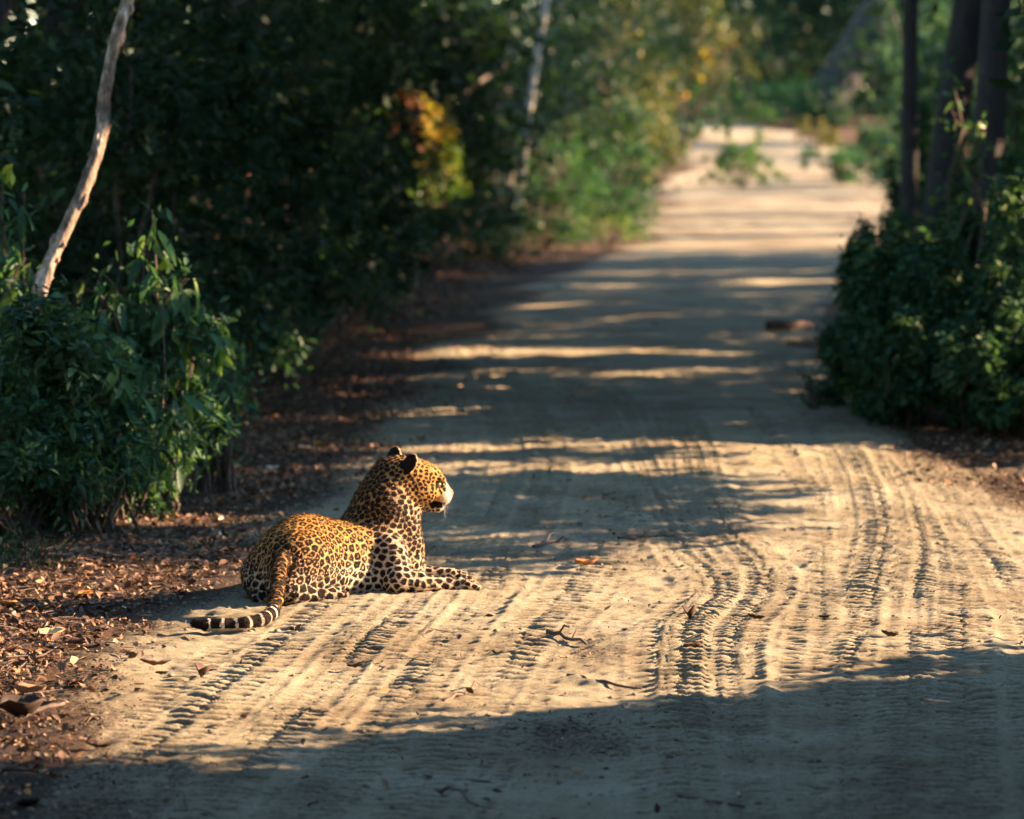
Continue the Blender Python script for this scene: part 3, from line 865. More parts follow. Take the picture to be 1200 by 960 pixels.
def lumps_px(px0, Y, lst):
    """crown lumps given as photo column, row and radius in pixels, at distance Y, measured from the foot of the plant"""
    x0 = (px0 - CX) / FPX * Y; z0 = float(gz(np.array([x0]), np.array([float(Y)]))[0]); out = []
    for a, b, r in lst:
        p = P(a, b, Y); rr = r / FPX * Y; out.append((p[0] - x0, rng.uniform(-.1, .1), p[2] - z0, rr, rr * .8, rr))
    return out
def shrub(name, x, y, h, rx, ry, n, ln, mat, label, group=None, cat='shrub', lumps=None, stems=5, droop=.35, aspect=.42, sun=False, foldl=True, base=None, tint=(0, 1), lean=(0, 0), twigs=True, gap=-.22):
    """a shrub rooted at x, y: stems and twigs, and a crown of single leaves in uneven lumps"""
    z0 = float(gz(np.array([x]), np.array([y]))[0]) - .02 if base is None else base
    root = empty(name, (x, y, z0))
    if lumps is None:
        lumps = []
        for i in range(int(5 + 4 * rx * h)):
            a = rng.uniform(0, 2 * PI); q = rng.random() ** .6; zz = rng.uniform(.12, .86) * h
            wz = math.sin(PI * min(.98, (zz / h) * .75 + .22)) ** .5
            rr = rng.uniform(.25, .58) * min(rx, h * .7)
            lumps.append((q * rx * wz * math.cos(a) + lean[0] * zz / h, q * ry * wz * math.sin(a) + lean[1] * zz / h, zz, rr, rr, rr * rng.uniform(.6, .95)))
    if gap > -.9:
        for i in range(7):                       # loose sprays that break the outline
            a = rng.uniform(0, 2 * PI); q = rng.uniform(.4, 1.05)
            lumps = lumps + [(q * rx * math.cos(a), q * ry * math.sin(a), h * rng.uniform(.5, 1.02), .10 + .05 * rx, .10 + .05 * rx, .10 + .12 * h)]
    pts, d = crown_points(n, lumps)
    # break the crown up into sprays with gaps
    world = pts + np.array([x, y, z0])
    g = vnoise(pts[:, 0] + pts[:, 2] * .6, pts[:, 1] + pts[:, 2] * .8, 3.2, int(x * 7) % 50) + .5 * vnoise(pts[:, 0] - pts[:, 2], pts[:, 1], 9, int(y) % 50)
    keep = (g > gap) & (pts[:, 2] > .02)
    if sun: keep &= ~blocks_sun(world)
    pts = pts[keep]; d = d[keep]; n2 = len(pts)
    dirs = unit(rand_dirs(n2, droop) + d * .7); nn = unit(rng.normal(0, .55, (n2, 3)) + np.array([0, 0, 1.0]))
    L_ = ln * (.55 + .95 * rng.random(n2) ** 1.5)
    tn = np.clip(rng.beta(1.6, 2.2, n2) * (tint[1] - tint[0]) + tint[0] + .25 * vnoise(pts[:, 0], pts[:, 2], 2.5, 3), 0, 1)
    me = leaf_mesh('crown', pts, dirs, nn, L_, L_ * aspect * rng.uniform(.8, 1.2, n2), mat, tn, foldl)
    if me: 
        cr = obj('crown', me, root); cr['kind'] = 'stuff'
    if twigs:
        for i in range(stems):
            mb = MB()
            l = lumps[rng.integers(len(lumps))]
            b = np.array([rng.normal(0, .06 * rx), rng.normal(0, .06 * ry), 0]); e = np.array(l[:3]) + np.array([0, 0, .2 * l[5]])
            p = wiggle(b, e, 5, .035, .06); r0 = .010 + .006 * h
            mb.tube(p, np.linspace(r0, r0 * .3, 6), 5)
            for q in range(4):
                a = p[rng.integers(2, 5)]; e2 = a + unit(rng.normal(0, 1, (1, 3)))[0] * l[3] * 1.1 + np.array([0, 0, .1])
                mb.tube(wiggle(a, e2, 3, .05), np.linspace(r0 * .4, r0 * .12, 4), 4)
            mb.build('stem', M['stick'], root)
    tag(root, label, cat, group)
    return root

def tree(name, x, y, top, rad, crown, mat_b, mat_l, label, group=None, cat='tree', sun=True, shape='mass', nl=6500, ln=.17, z_low=.3, lean=(0, 0), rtop=None, seg=9, bare=False, aspect=.55, path=None):
    """trunk rooted at x, y (rad at the foot), limbs and a crown of leaves between z_low and the top"""
    def shades(p):
        q = np.array(p); t = q[:, 2] / S[2]; gx = q[:, 0] - S[0] * t
        return bool((blocks_sun(q) & (gx > -3.2) & (gx < 3.5)).any())
    z0 = float(gz(np.array([x]), np.array([y]))[0]) - .05
    hb = top * .8
    def mkpath(y):
        q = [np.array([lean[0] * t + .10 * math.sin(t * 5 + x), lean[1] * t + .08 * math.cos(t * 4 + y), t * hb]) for t in np.linspace(0, 1, 9)]
        return [p - np.array([q[0][0], q[0][1], 0]) for p in q]
    yc = y
    if sun:                                  # the foot stands where the trunk's shadow misses the sunlit patches
        for dy in sorted(np.arange(-9, 9, .3), key=abs):
            pp = mkpath(y + dy); dense = [a * (1 - t) + b * t + np.array([x, y + dy, z0]) for a, b in zip(pp[:-1], pp[1:]) for t in (0, .2, .4, .6, .8)]
            if not shades(dense): y = y + dy; break
        else:
            sun_ok = False
    path = mkpath(y); cy = yc - y
    root = empty(name, (x, y, z0))
    rs = [rad * (1.35 if i == 0 else 1.0) * (1 - .65 * i / (len(path) - 1)) for i in range(len(path))]
    mb = MB(); mb.tube(path, rs, seg); tr = mb.build('trunk', mat_b, root)
    for i in range(7):
        a = path[rng.integers(len(path) // 2, len(path))]
        an = rng.uniform(0, 2 * PI); e = a + np.array([math.cos(an) * crown[0] * .7, math.sin(an) * crown[1] * .7 + cy * .6, rng.uniform(.4, 1.6)])
        wp = wiggle(a, e, 4, .04, .05)
        if sun and shades([p + np.array([x, y, z0]) for p in wiggle(a, e, 14, 0)]): continue
        mb = MB(); mb.tube(wp, np.linspace(rad * .35, rad * .08, 5), 5); mb.build('limb', mat_b, root)
    pts_n = nl
    lumps = []
    for i in range(26):
        zz = z_low + (top - z_low) * rng.random(); an = rng.uniform(0, 2 * PI); q = rng.random() ** .5
        rr = rng.uniform(.5, .95) * min(crown[0], 1.6) * .75
        cx = lean[0] * zz / top
        lumps.append((cx + q * crown[0] * math.cos(an), cy + q * crown[1] * math.sin(an) + lean[1] * zz / top, zz, rr, rr, rr * .9))
    pts, d = crown_points(pts_n, lumps, .5)
    wl = pts + np.array([x, y, z0]); keep = wl[:, 2] > z0 + .05
    if sun: keep &= ~blocks_sun(wl)
    pts = pts[keep]; d = d[keep]; n2 = len(pts)
    if n2:
        L_ = ln * rng.uniform(.7, 1.25, n2)
        me = leaf_mesh('crown', pts, unit(rand_dirs(n2, .3) + d * .4), unit(rng.normal(0, .7, (n2, 3)) + np.array([.3, 0, .8])), L_, L_ * aspect, mat_l, np.clip(rng.beta(2, 2.4, n2), 0, 1), False)
        cr = obj('crown', me, root); cr['kind'] = 'stuff'
    tag(root, label, cat, group)
    return root
# ------------------------------------------------------------------ the forest
if FULL:
    # unseen trees to the right, crowns thinned to shape the sun patches
    ys = [-3, -.5, 2, 4.2, 6.3, 8.3, 10.2, 12.0, 14.6, 17.3, 20.4, 22.4, 24.6]
    for i, yy in enumerate(ys):
        for row in (0, 1):
            y_ = yy + (1.0 if row else 0) + (.6 if row else 0); x_ = max(2.9, .1286 * y_) + 2.6 + 2.6 * row + rng.uniform(-.2, .2)
            tree('forest_tree', x_, y_, 8.2 + row * 1.8 + rng.uniform(-.5, .5), .11, (1.5, 1.5), M['bark_dark'], M['leaf_dark'],
                 'unseen leafy forest tree right of the road, crown thinned to shape the sun patches', 'unseen trees shaping the sun patches', nl=9000, ln=.20, z_low=.2)
    ys = np.arange(27.5, 56, 2.6)
    for i, yy in enumerate(ys):
        for row in (0, 1):
            y_ = yy + row * 1.2; x_ = .1286 * y_ + 3.2 + 2.6 * row
            tree('forest_tree', x_, y_, 8.5 + row * 1.5, .12, (1.6, 1.7), M['bark_dark'], M['leaf_dark'],
                 'unseen leafy forest tree right of the road, crown thinned to shape the sun patches', 'unseen trees shaping the sun patches', nl=7500, ln=.22, z_low=.15)
    for i in range(11):  # unseen bushy trees added to close light leaks in the foreground shade
        tree('forest_tree', 3.6 + .9 * (i % 3), 3.5 + 1.0 * i, 4.5, .08, (1.1, 1.4), M['bark_dark'], M['leaf_dark'],
             'unseen low bushy tree added right of the road to close the foreground shade', 'unseen bushy trees added for the foreground shade', nl=9000, ln=.17, z_low=.1)
    for k in range(15):  # unseen tree ring added to cut low sky light from behind
        an = math.pi * (.75 + 1.0 * k / 14); rr = 17 + 3 * (k % 2)
        tree('forest_tree', rr * math.cos(an) + 1, rr * math.sin(an) + 3, 11, .16, (2.8, 2.8), M['bark_dark'], M['leaf_dark'],
             'unseen tall dark tree added behind the camera to block low sky light', 'unseen tall trees blocking low sky light', nl=4200, ln=.36, z_low=.2, sun=False)
    # unseen trees behind the camera and left of it, added to block low sky
    for (x_, y_) in ((-5.5, 3), (-5, 8), (-5.4, 12.5), (-9, 6), (-9, 14), (-4, -5), (2, -9), (-1, -8), (5, -6), (-7, -2)):
        tree('forest_tree', x_, y_, 8, .13, (2.0, 2.0), M['bark_dark'], M['leaf_dark'],
             'unseen leafy tree added around the camera to block low sky light', 'unseen trees around the camera blocking low sky light', nl=3500, ln=.26, z_low=.3, sun=False)

    for i, yy in enumerate(np.arange(57, 108, 3.4)):  # unseen trees added as shadow casters for the far left thicket
        tree('forest_tree', .1286 * yy + 3.6, yy, 11, .14, (1.9, 2.0), M['bark_dark'], M['leaf_dark'],
             'unseen leafy tree added far along the road to shade the left thicket', 'unseen far trees shading the left thicket', nl=4200, ln=.30, z_low=.2)
    for i, yy in enumerate((24.5, 28, 32, 36, 40, 44, 48, 52)):  # crowns added above the frame to cut skylight on the road
        tree('forest_tree', -4.9, yy, 9.5, .15, (4.2, 2.4), M['bark_dark'], M['leaf_dark'],
             'tall tree added with an unseen crown over the road to cut skylight', 'trees added to cut skylight over the road', nl=7500, ln=.34, z_low=5.0, sun=False, lean=(5.2, 0))

    for (x_, y_) in ((2, 130), (9, 133), (16, 131), (-3, 142), (6, 146), (14, 148), (20, 150)):  # unseen high crowns added to darken the far end from above
        tree('forest_tree', x_ - (3 if x_ < 12 else -4), y_, 13, .3, (6, 5), M['bark_dark'], M['leaf_dark'],
             'tall tree added with an unseen crown to darken the far end of the road', 'high crowns added to shade the far end', nl=4500, ln=.62, z_low=6.5, sun=False)

    for i, (x_, y_) in enumerate(((-3.6, 11.5), (-4.2, 13.5), (-4.4, 15.6), (-5.6, 12.4), (-5.8, 14.8), (-3.5, 8.5), (-4.6, 17.0))):
        shrub('shrub', x_, y_, rng.uniform(1.2, 2.2), 1.0, 1.0, 2200, .09, M['leaf_dark'], 'dark shrub on the left verge just outside the left edge of the view', 'left verge shrubs outside the view', stems=3, foldl=False, aspect=.5)
# --- trees at the left edge of the road, rising out of the frame above the thicket
LT = 'trees standing back in the left thicket'
for (x_, y_, t_) in ((-6.2, 17.5, 8), (-5.8, 21.5, 8.5), (-7.8, 25, 9), (-5.6, 28, 8), (-7.0, 33, 9), (-5.4, 37, 8.5), (-7.2, 42, 9), (-5.0, 46.5, 9), (-6.5, 52, 9), (-3.8, 57, 9), (-6.5, 62, 9), (-2.6, 66, 9), (-9.5, 30, 10), (-10, 40, 10), (-9.8, 50, 10), (-9, 60, 10), (-11, 70, 11), (-7.5, 73, 11), (-4.2, 76, 11), (-1.0, 79, 11), (1.2, 90, 11), (-13, 80, 11), (-6, 86, 11), (-2, 98, 11), (2.2, 106, 12), (-10, 95, 12)):
    tree('forest_tree', x_, y_, t_, .13, (1.9, 1.9), M['bark_dark'], M['leaf_dark'], 'dark leafy tree standing back in the shaded left thicket', LT, nl=5200, ln=.20, z_low=.3, sun=False)
# --- shrubs, left side
def A(px, py, Y): 
    p = P(px, py, Y); return float(p[0]), float(p[1]), float(p[2])
DK = 'dark shrubs in the shaded left thicket'
def sh(px, Y, topy, wpx, n, ln, mat, label, group=None, depth=None, **kw):
    """a shrub at photo column px and distance Y whose top reaches photo row topy"""
    x = (px - CX) / FPX * Y; z0 = float(gz(np.array([x]), np.array([float(Y)]))[0])
    ztop = P(px, topy, Y)[2]; h = max(.25, ztop - z0); rx = wpx / FPX * Y / 2
    return shrub(kw.pop('name', 'shrub'), x, Y, h, rx, depth or max(.5, rx * .8), n, ln, mat, label, group, **kw)
seq = [(-20, 24.5, -40, 330, 'behind the leaning pale trunk at the left edge'), (110, 25.5, -60, 300, 'directly right of the leaning pale trunk'), (240, 26.5, -30, 280, 'behind the right end of the drooping shrub'), (330, 29, 120, 230, 'around the two tan dead stems'),
       (180, 29, -90, 360, 'in the darkest corner right of the leaning trunk'), (300, 31, -60, 320, 'above the tan dead stems'), (40, 29, -80, 360, 'at the top left corner of the photo'), (-90, 22.5, 60, 300, 'cut by the left edge of the photo'),
       (375, 34, 60, 190, 'right of the curled tan dead stem'), (330, 36, -60, 330, 'high behind the tan dead stems'), (370, 39, -40, 210, 'left of the brown dead foliage'), (250, 38, -60, 360, 'deep behind the drooping shrub'),
       (380, 43, 120, 150, 'just left of the brown dead leaves'), (470, 53, -50, 240, 'behind the orange spray'), (350, 46, -60, 320, 'at the top of the picture left of the orange spray'), (540, 53, -60, 240, 'between the orange spray and the white trunk'),
       (450, 53, -50, 260, 'behind the brown dead foliage'), (620, 63, -40, 220, 'behind the slim white trunk'), (560, 62, -50, 240, 'left of the slim white trunk'), (690, 68, -50, 220, 'right of the slim white trunk'), (640, 72, -60, 260, 'far behind the bright green shrub'), (350, 52, -60, 300, 'farthest back at the left'), (500, 64, -60, 300, 'far behind the yellow green shrub'),
       (60, 47, -80, 420, 'hidden deep behind the leaning trunk'), (200, 48, -80, 400, 'deep in the thicket at the upper left'), (330, 49, -90, 380, 'deep behind the tan dead stems'), (440, 50, -90, 260, 'in the gap above the brown dead foliage'), (530, 56, -90, 200, 'in the gap right of the orange spray'), (410, 45, -70, 170, 'rising above the brown dead foliage'), (120, 35, -80, 330, 'in the black shade right of the leaning trunk')]
for (px, Y, ty, wp, wh) in seq:
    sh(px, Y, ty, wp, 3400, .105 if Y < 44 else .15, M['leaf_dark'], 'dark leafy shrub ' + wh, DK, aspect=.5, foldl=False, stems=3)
low = [(250, 26.5, 330, 190, 'beside the litter right of the drooping shrub'), (330, 30.5, 300, 170, 'below the curled tan dead stem'), (395, 35, 265, 160, 'left of and below the brown dead foliage'), (300, 28.5, 330, 130, 'below the upright tan dead stem'), (440, 41, 235, 160, 'below the brown dead foliage'), (380, 39, 255, 170, 'at the back of the shaded litter'), (490, 46.5, 235, 150, 'below the yellow green shrub'), (545, 51, 240, 130, 'between the yellow green shrub and the bright bush'), (590, 54, 250, 90, 'left foot of the small yellow green bush'), (200, 23.5, 420, 130, 'behind the right end of the left greenery'), (280, 25.3, 400, 110, 'alone on the litter edge right of the left greenery')]
for (px, Y, ty, wp, wh) in low:
    sh(px, Y, ty, wp, 1900, .075, M['leaf'], 'low dark shrub ' + wh, 'low shrubs along the left verge', aspect=.5, foldl=False, tint=(0, .7), stems=3)

# --- the large shrub with long hanging leaves, left foreground: its leaves are single pieces
def hanging_shrub(px, Y, topy, wpx, nleaf, nsmall, label, group=None, big=.175, seed=1):
    x = (px - CX) / FPX * Y; z0 = float(gz(np.array([x]), np.array([float(Y)]))[0]) - .02
    h = P(px, topy, Y)[2] - z0; rx = wpx / FPX * Y / 2
    root = empty('broadleaf_shrub', (x, Y, z0))
    mb = MB(); sprays = []
    for i in range(30):
        a = rng.uniform(0, 2 * PI); q = rng.random() ** .5
        e = np.array([q * rx * math.cos(a), q * .55 * rx * math.sin(a) - .1, h * (1 - .55 * q * q) * rng.uniform(.45, 1.0)])
        b = np.array([rng.normal(0, .07), rng.normal(0, .07), 0])
        m1 = b * .4 + e * .6 + np.array([0, 0, .18 * h])
        p = [b, b * .7 + m1 * .3 + rng.normal(0, .02, 3), m1 * .8 + b * .2, m1, m1 * .5 + e * .5 + np.array([0, 0, .03]), e]
        mb.tube(p, np.linspace(.011, .003, 6), 5); sprays.append(p)
    mb.build('stem', M['stick'], root)
    # one shared leaf shape, curved along its midrib
    def one_leaf(wid):
        V = []; F = []; nseg = 5
        for j in range(nseg + 1):
            t = j / nseg; w2 = wid * math.sin(PI * min(1, t * .92 + .04)) ** .8 * (1 - .25 * t); zc = -.16 * t * t
            V += [(-w2, t, zc + .10 * w2 * 2), (0, t, zc - .02), (w2, t, zc + .10 * w2 * 2)]
        for j in range(nseg):
            for s_ in (0, 1):
                a = j * 3 + s_; F.append([a, a + 1, a + 4, a + 3])
        return V, F
    protos = []
    for mt, tn in (('leaf', .65), ('leaf', .9), ('leaf_fresh', .45), ('leaf_fresh', .8), ('leaf', .35)):
        V, F = one_leaf(.17)
        protos.append(mesh_np('leaf', V, F, M[mt], True, {'tint': np.full(len(V), tn)}))
    for i in range(nleaf):
        p = sprays[rng.integers(len(sprays))]; k = rng.integers(2, 5); t = rng.random()
        at = p[k] * (1 - t) + p[k + 1] * t + rng.normal(0, .035, 3)
        me = protos[rng.choice(5, p=(.3, .22, .2, .08, .2))]
        o = bpy.data.objects.new('leaf', me); o.location = at
        s_ = big * rng.uniform(.55, 1.2)
        o.scale = (s_, s_, s_)
        dv = norm(rng.normal(0, .45, 3) + np.array([at[0] * .6, at[1] * .5 - .15, -.95]))
        o.rotation_euler = Vector(dv).to_track_quat('Y', 'Z').to_euler(); o.rotation_euler.rotate_axis('Y', rng.uniform(-1.2, 1.2))
        link(o, root)
    C = []
    for i in range(nsmall):
        p = sprays[rng.integers(len(sprays))]; k = rng.integers(1, 5); t = rng.random()
        C.append(p[k] * (1 - t) + p[k + 1] * t + rng.normal(0, .075, 3))
    C = np.array(C); n2 = len(C); L_ = big * .5 * rng.uniform(.35, 1.1, n2)
    me = leaf_mesh('foliage', C, unit(rand_dirs(n2, .8)), unit(rng.normal(0, .8, (n2, 3)) + np.array([0, -.3, .6])), L_, L_ * .36, M['leaf'], np.clip(rng.beta(2, 2, n2), 0, 1))
    fo = obj('foliage', me, root); fo['kind'] = 'stuff'
    tag(root, label, 'shrub', group)
    return root
hanging_shrub(180, 20.4, 172, 215, 295, 1200, 'tall shrub with long drooping green leaves right of the leaning pale trunk')
hanging_shrub(10, 20.4, 165, 160, 230, 900, 'drooping green shrub at the left edge of the photo beside the leaning trunk')
hanging_shrub(110, 19.5, 345, 260, 240, 1500, 'lower bushy part of the left greenery with small leaves over the litter', big=.15)
hanging_shrub(245, 21.3, 330, 110, 120, 700, 'small leafy shrub leaning over the leaf litter at the right end of the left greenery', big=.13)
hanging_shrub(55, 19.2, 385, 200, 200, 1700, 'low tangle of small dark leaves under the leaning trunk at the left edge', big=.11)
for (px, Y, ty, wp, wh) in ((20, 19.0, 500, 170, 'at the left edge above the grass'), (120, 19.2, 500, 150, 'under the bright yellow green sprig'), (200, 20.2, 470, 130, 'at the right end next to the litter'), (-60, 19.2, 430, 200, 'cut off by the left edge')):
    sh(px, Y, ty, wp, 1700, .06, M['leaf'], 'low dark undergrowth clump ' + wh, 'undergrowth clumps below the left shrubs', aspect=.3, tint=(0, .8), droop=.1)
# leaves lit yellow by the sun, held on thin stalks
for (px, py, Y, n_, lab) in ((190, 316, 20.05, 4, 'yellow green leaf sprig glowing in the middle of the drooping shrub'), (130, 487, 19.55, 5, 'bright yellow green leaf sprig low in the left undergrowth'), (3, 205, 20.2, 3, 'bright green leaf sprig at the far left edge above the shrub')):
    c = P(px, py, Y); z0 = float(gz(np.array([c[0]]), np.array([c[1]]))[0])
    root = empty('leaf_sprig', (c[0], c[1], z0)); hh = c[2] - z0
    mb = MB(); mb.tube(wiggle((0.05, .1, 0), (0, 0, hh), 5, .02), np.linspace(.006, .002, 6), 4); mb.build('stalk', M['stick'], root)
    for i in range(n_):
        C = np.array([[rng.normal(0, .03), rng.normal(0, .02), hh + rng.normal(0, .04) if n_ < 5 else hh + .03 * (i - 2)]])
        me = leaf_mesh('leaf', C, np.array([[rng.normal(0, .5), -.3, -.7]]), np.array([[.8, -.5, .3]]), np.array([.085]), np.array([.045]), M['leaf_fresh'], np.array([1.0]))
        obj('leaf', me, root)
    tag(root, lab, 'plant')

# --- the leaning pale trunk, left
pth = [P(a, b, Y - .75) for a, b, Y in ((34, 420, 20.5), (37, 372, 20.5), (46, 342, 20.5), (58, 308, 20.5), (80, 262, 20.55), (98, 222, 20.6), (112, 185, 20.65), (121, 150, 20.7), (122, 115, 20.75), (130, 70, 20.8), (140, 30, 20.8), (150, 0, 20.85), (166, -60, 20.9), (180, -150, 21), (188, -260, 21.1))]
z0 = float(gz(np.array([-2.66]), np.array([19.75]))[0]); base = np.array([-2.42, 19.75, z0 - .03])
pth = [base, np.array([-2.41, 19.75, z0 + .35])] + pth
root = empty('leaning_tree', base)
mb = MB(); mb.tube([p - base for p in pth], list(np.array([.060, .052, .048, .046, .050, .043, .042, .042, .040, .044, .040, .038, .040, .037, .036, .034, .03]) * .80), 12)
# knots and loose bark ridges
tr = mb.build('trunk', M['bark_pale'], root)
mb = MB()
for j in range(3, 15):
    for q in range(3):
        a = pth[j] * .6 + pth[j + 1 if j + 1 < len(pth) else j] * .4 if q else pth[j]
        an = rng.uniform(0, 2 * PI); o_ = np.array([math.cos(an), math.sin(an), 0]) * .033
        e = a + o_ * 1.1 + (pth[j] - pth[j - 1]) * rng.uniform(.15, .5)
        mb.tube([a + o_ - base, (a + e) / 2 + o_ * .65 - base, e - base], [.006, .011, .003], 5)
mb.build('bark_flake', M['bark_pale'], root)['kind'] = 'stuff'
top = pth[-1] - base
for i in range(6):
    mb = MB(); e = top + np.array([rng.uniform(-1.3, 1.3), rng.uniform(-1.2, 1.2), rng.uniform(.5, 2.6)]); mb.tube(wiggle(top, e, 4, .05), np.linspace(.02, .006, 5), 5)
    mb.build('limb', M['bark_pale'], root)
pts, d = crown_points(3500, [(top[0] + rng.uniform(-1.2, 1.2), rng.uniform(-1.2, 1.2), top[2] + rng.uniform(.6, 2.8), .8, .8, .6) for _ in range(9)])
L_ = .13 * rng.uniform(.6, 1.2, len(pts))
cr = obj('crown', leaf_mesh('crown', pts, rand_dirs(len(pts)), unit(rng.normal(0, .6, pts.shape) + np.array([0, 0, 1.])), L_, L_ * .4, M['leaf'], rng.random(len(pts)), False), root); cr['kind'] = 'stuff'
sh(30, 19.15, 378, 120, 2600, .07, M['leaf'], 'leafy clump hiding the foot of the leaning pale trunk', aspect=.4, tint=(0, .8), depth=.3, gap=-.5)
sh(75, 19.2, 400, 120, 2200, .06, M['leaf'], 'small leaved clump just right of the foot of the leaning trunk', aspect=.4, tint=(0, .7), depth=.3, gap=-.5)
tag(root, 'thin pale flaky trunk leaning to the right out of the left shrubs', 'tree')

# --- the orange and yellow sunlit growth and the brown dead vine, centre left
sh(512, 47.2, 112, 62, 620, .065, M['leaf_yellow'], 'orange yellow sunlit spray of leaves beside the brown dead foliage', name='yellow_shrub', aspect=.6, tint=(.1, .9), stems=3, lumps=lumps_px(512, 47.2, [(497, 116, 7), (503, 124, 8), (510, 132, 9), (516, 141, 9), (520, 152, 9), (518, 162, 8), (487, 192, 9), (497, 190, 7)]))
sh(505, 46.8, 165, 90, 1500, .065, M['leaf_fresh'], 'yellow green sunlit shrub under the orange spray left of the white trunk', aspect=.6, tint=(.5, 1), stems=4, lumps=lumps_px(505, 46.8, [(524, 168, 11), (530, 183, 13), (520, 196, 13), (505, 202, 14), (490, 206, 14), (535, 210, 12), (525, 222, 13), (500, 232, 9), (545, 222, 9), (453, 210, 8), (478, 226, 9)]))
sh(462, 47, 100, 80, 1500, .085, M['leaf_brown'], 'clump of brown dead leaves left of the orange spray', name='dead_foliage', aspect=.5, cat='dead foliage', stems=3, lumps=lumps_px(462, 47, [(455, 115, 16), (475, 112, 15), (490, 125, 12), (450, 135, 15), (465, 150, 17), (485, 150, 13), (460, 172, 13), (475, 180, 12), (440, 125, 10)]))
sh(640, 57, 150, 130, 3400, .075, M['leaf_fresh'], 'bright green sunlit shrub beside the track below the white trunk', aspect=.5, tint=(.1, .8))
sh(708, 59, 175, 110, 2600, .075, M['leaf_fresh'], 'green sunlit bush right of the bright shrub at the bend', aspect=.5, tint=(0, .7))
sh(598, 57, 215, 90, 1500, .07, M['leaf_fresh'], 'small yellow green bush left of the bright shrub', aspect=.5, tint=(.3, .9))
sh(715, 57, 243, 90, 900, .06, M['leaf_fresh'], 'low yellow green weeds along the shade edge at the bend', aspect=.4, tint=(.5, 1), name='weed_patch', cat='plant')
sh(715, 68, 110, 110, 3000, .09, M['leaf'], 'blurred green shrub at the left side of the bright bend', aspect=.5, tint=(.3, 1))
sh(700, 63, 165, 80, 2000, .08, M['leaf'], 'dark teal bush between the bright shrub and the bend', aspect=.5, tint=(.1, .7))
sh(738, 77, 180, 60, 1200, .08, M['leaf_fresh'], 'small green bush on the left edge of the sunlit clearing', aspect=.5, tint=(.1, .8))
sh(755, 86, 95, 90, 2200, .11, M['leaf_olive'], 'pale olive bush at the left end of the distant road', aspect=.5)
sh(770, 112, 110, 90, 1800, .12, M['leaf_fresh'], 'pale green bush at the top left of the sunlit clearing', aspect=.5, tint=(.2, .9))
sh(890, 126, 96, 150, 4200, .13, M['leaf_fresh'], 'green bank of leaves above the end of the bright road', aspect=.5, tint=(.1, .8))
sh(722, 76, -60, 150, 3600, .13, M['leaf_olive'], 'tall olive brown shrub overhanging the left side of the distant road', aspect=.5)
sh(780, 100, -40, 130, 3200, .16, M['leaf_olive'], 'olive tree crown hanging over the distant road with yellow leaves', aspect=.55, name='overhanging_tree', cat='tree', lumps=[(rng.uniform(-.6, 2.3), rng.uniform(-1, 1), rng.uniform(2.1, 4.8), .6, .6, .5) for _ in range(18)])
sh(782, 98, 55, 60, 80, .15, M['leaf_yellow'], 'scattered large yellow leaves against the olive tree', name='yellow_leaf_spray', cat='foliage', aspect=.8, twigs=True, lumps=[(rng.uniform(.3, 1.7), 0, rng.uniform(1.9, 2.9), .15, .2, .15) for _ in range(7)])

sh(968, 122, 100, 100, 3400, .13, M['leaf'], 'shaded bush hiding the foot of the broad leaning trunk', aspect=.5, tint=(0, .7), gap=-.6)
def pole(name, pts, r, mat, label, cat='tree', seg=9, group=None, knot=0):
    b = np.array(pts[0], float); root = empty(name, b)
    mb = MB(); n = len(pts); mb.tube([np.array(p) - b for p in pts], [r * (1.25 if i == 0 else 1) * (1 - .3 * i / (n - 1)) for i in range(n)], seg)
    mb.build('trunk', mat, root)
    t = np.array(pts[-1]) - b
    for i in range(5):
        e = t + np.array([rng.uniform(-1.6, 1.6), rng.uniform(-1.6, 1.6), rng.uniform(.6, 2.5)]); mb = MB(); mb.tube(wiggle(t, e, 4, .05), np.linspace(r * .4, r * .1, 5), 5)
        mb.build('limb', mat, root)
    q, d = crown_points(2600, [(t[0] + rng.uniform(-1.7, 1.7), t[1] + rng.uniform(-1.7, 1.7), t[2] + rng.uniform(.5, 2.8), .9, .9, .7) for _ in range(10)])
    keep = ~blocks_sun(q + b); q = q[keep]
    if len(q):
        L_ = .17 * rng.uniform(.6, 1.2, len(q))
        cr = obj('crown', leaf_mesh('crown', q, rand_dirs(len(q)), unit(rng.normal(0, .6, q.shape) + np.array([0, 0, 1.])), L_, L_ * .5, M['leaf_dark'], rng.random(len(q)), False), root); cr['kind'] = 'stuff'
    tag(root, label, cat, group); return root
def gp(px, Y):
    x = (px - CX) / FPX * Y
    return np.array([x, Y, float(gz(np.array([x]), np.array([float(Y)]))[0]) - .05])
def trunk(px0, px1, Y, wpx, mat, label, top=7.5, bend=0, r=None, name='forest_tree', **kw):
    """px0 at the foot, px1 where the trunk leaves the top of the frame"""
    a = gp(px0, Y); t_ = P(px1, 0, Y); pts = []
    for k in np.linspace(0, 1, 10):
        z = a[2] + k * top; f = (z - a[2]) / (t_[2] - a[2])
        pts.append(np.array([a[0] + (t_[0] - a[0]) * f + bend * math.sin(PI * min(1, f)) + .012 * math.sin(9 * k + px0) , Y + .15 * math.sin(4 * k), z]))
    return pole(name, pts, r or wpx / FPX * Y / 2, mat, label, **kw)
trunk(606, 640, 61, 9, M['bark_white'], 'slim white trunk curving up behind the bright green shrub', bend=-.05)
trunk(598, 590, 62, 12, M['bark'], 'brown trunk just left of the slim white trunk')
trunk(1062, 1070, 44, 22, M['bark_dark'], 'straight dark slim trunk, left one of the three at the right')
trunk(1082, 1140, 36, 44, M['bark_dark'], 'thick dark trunk leaning right between the slim trunk and the rightmost one')
trunk(1152, 1172, 29.4, 40, M['bark_dark'], 'big dark trunk nearest the right edge with a sunlit right rim')
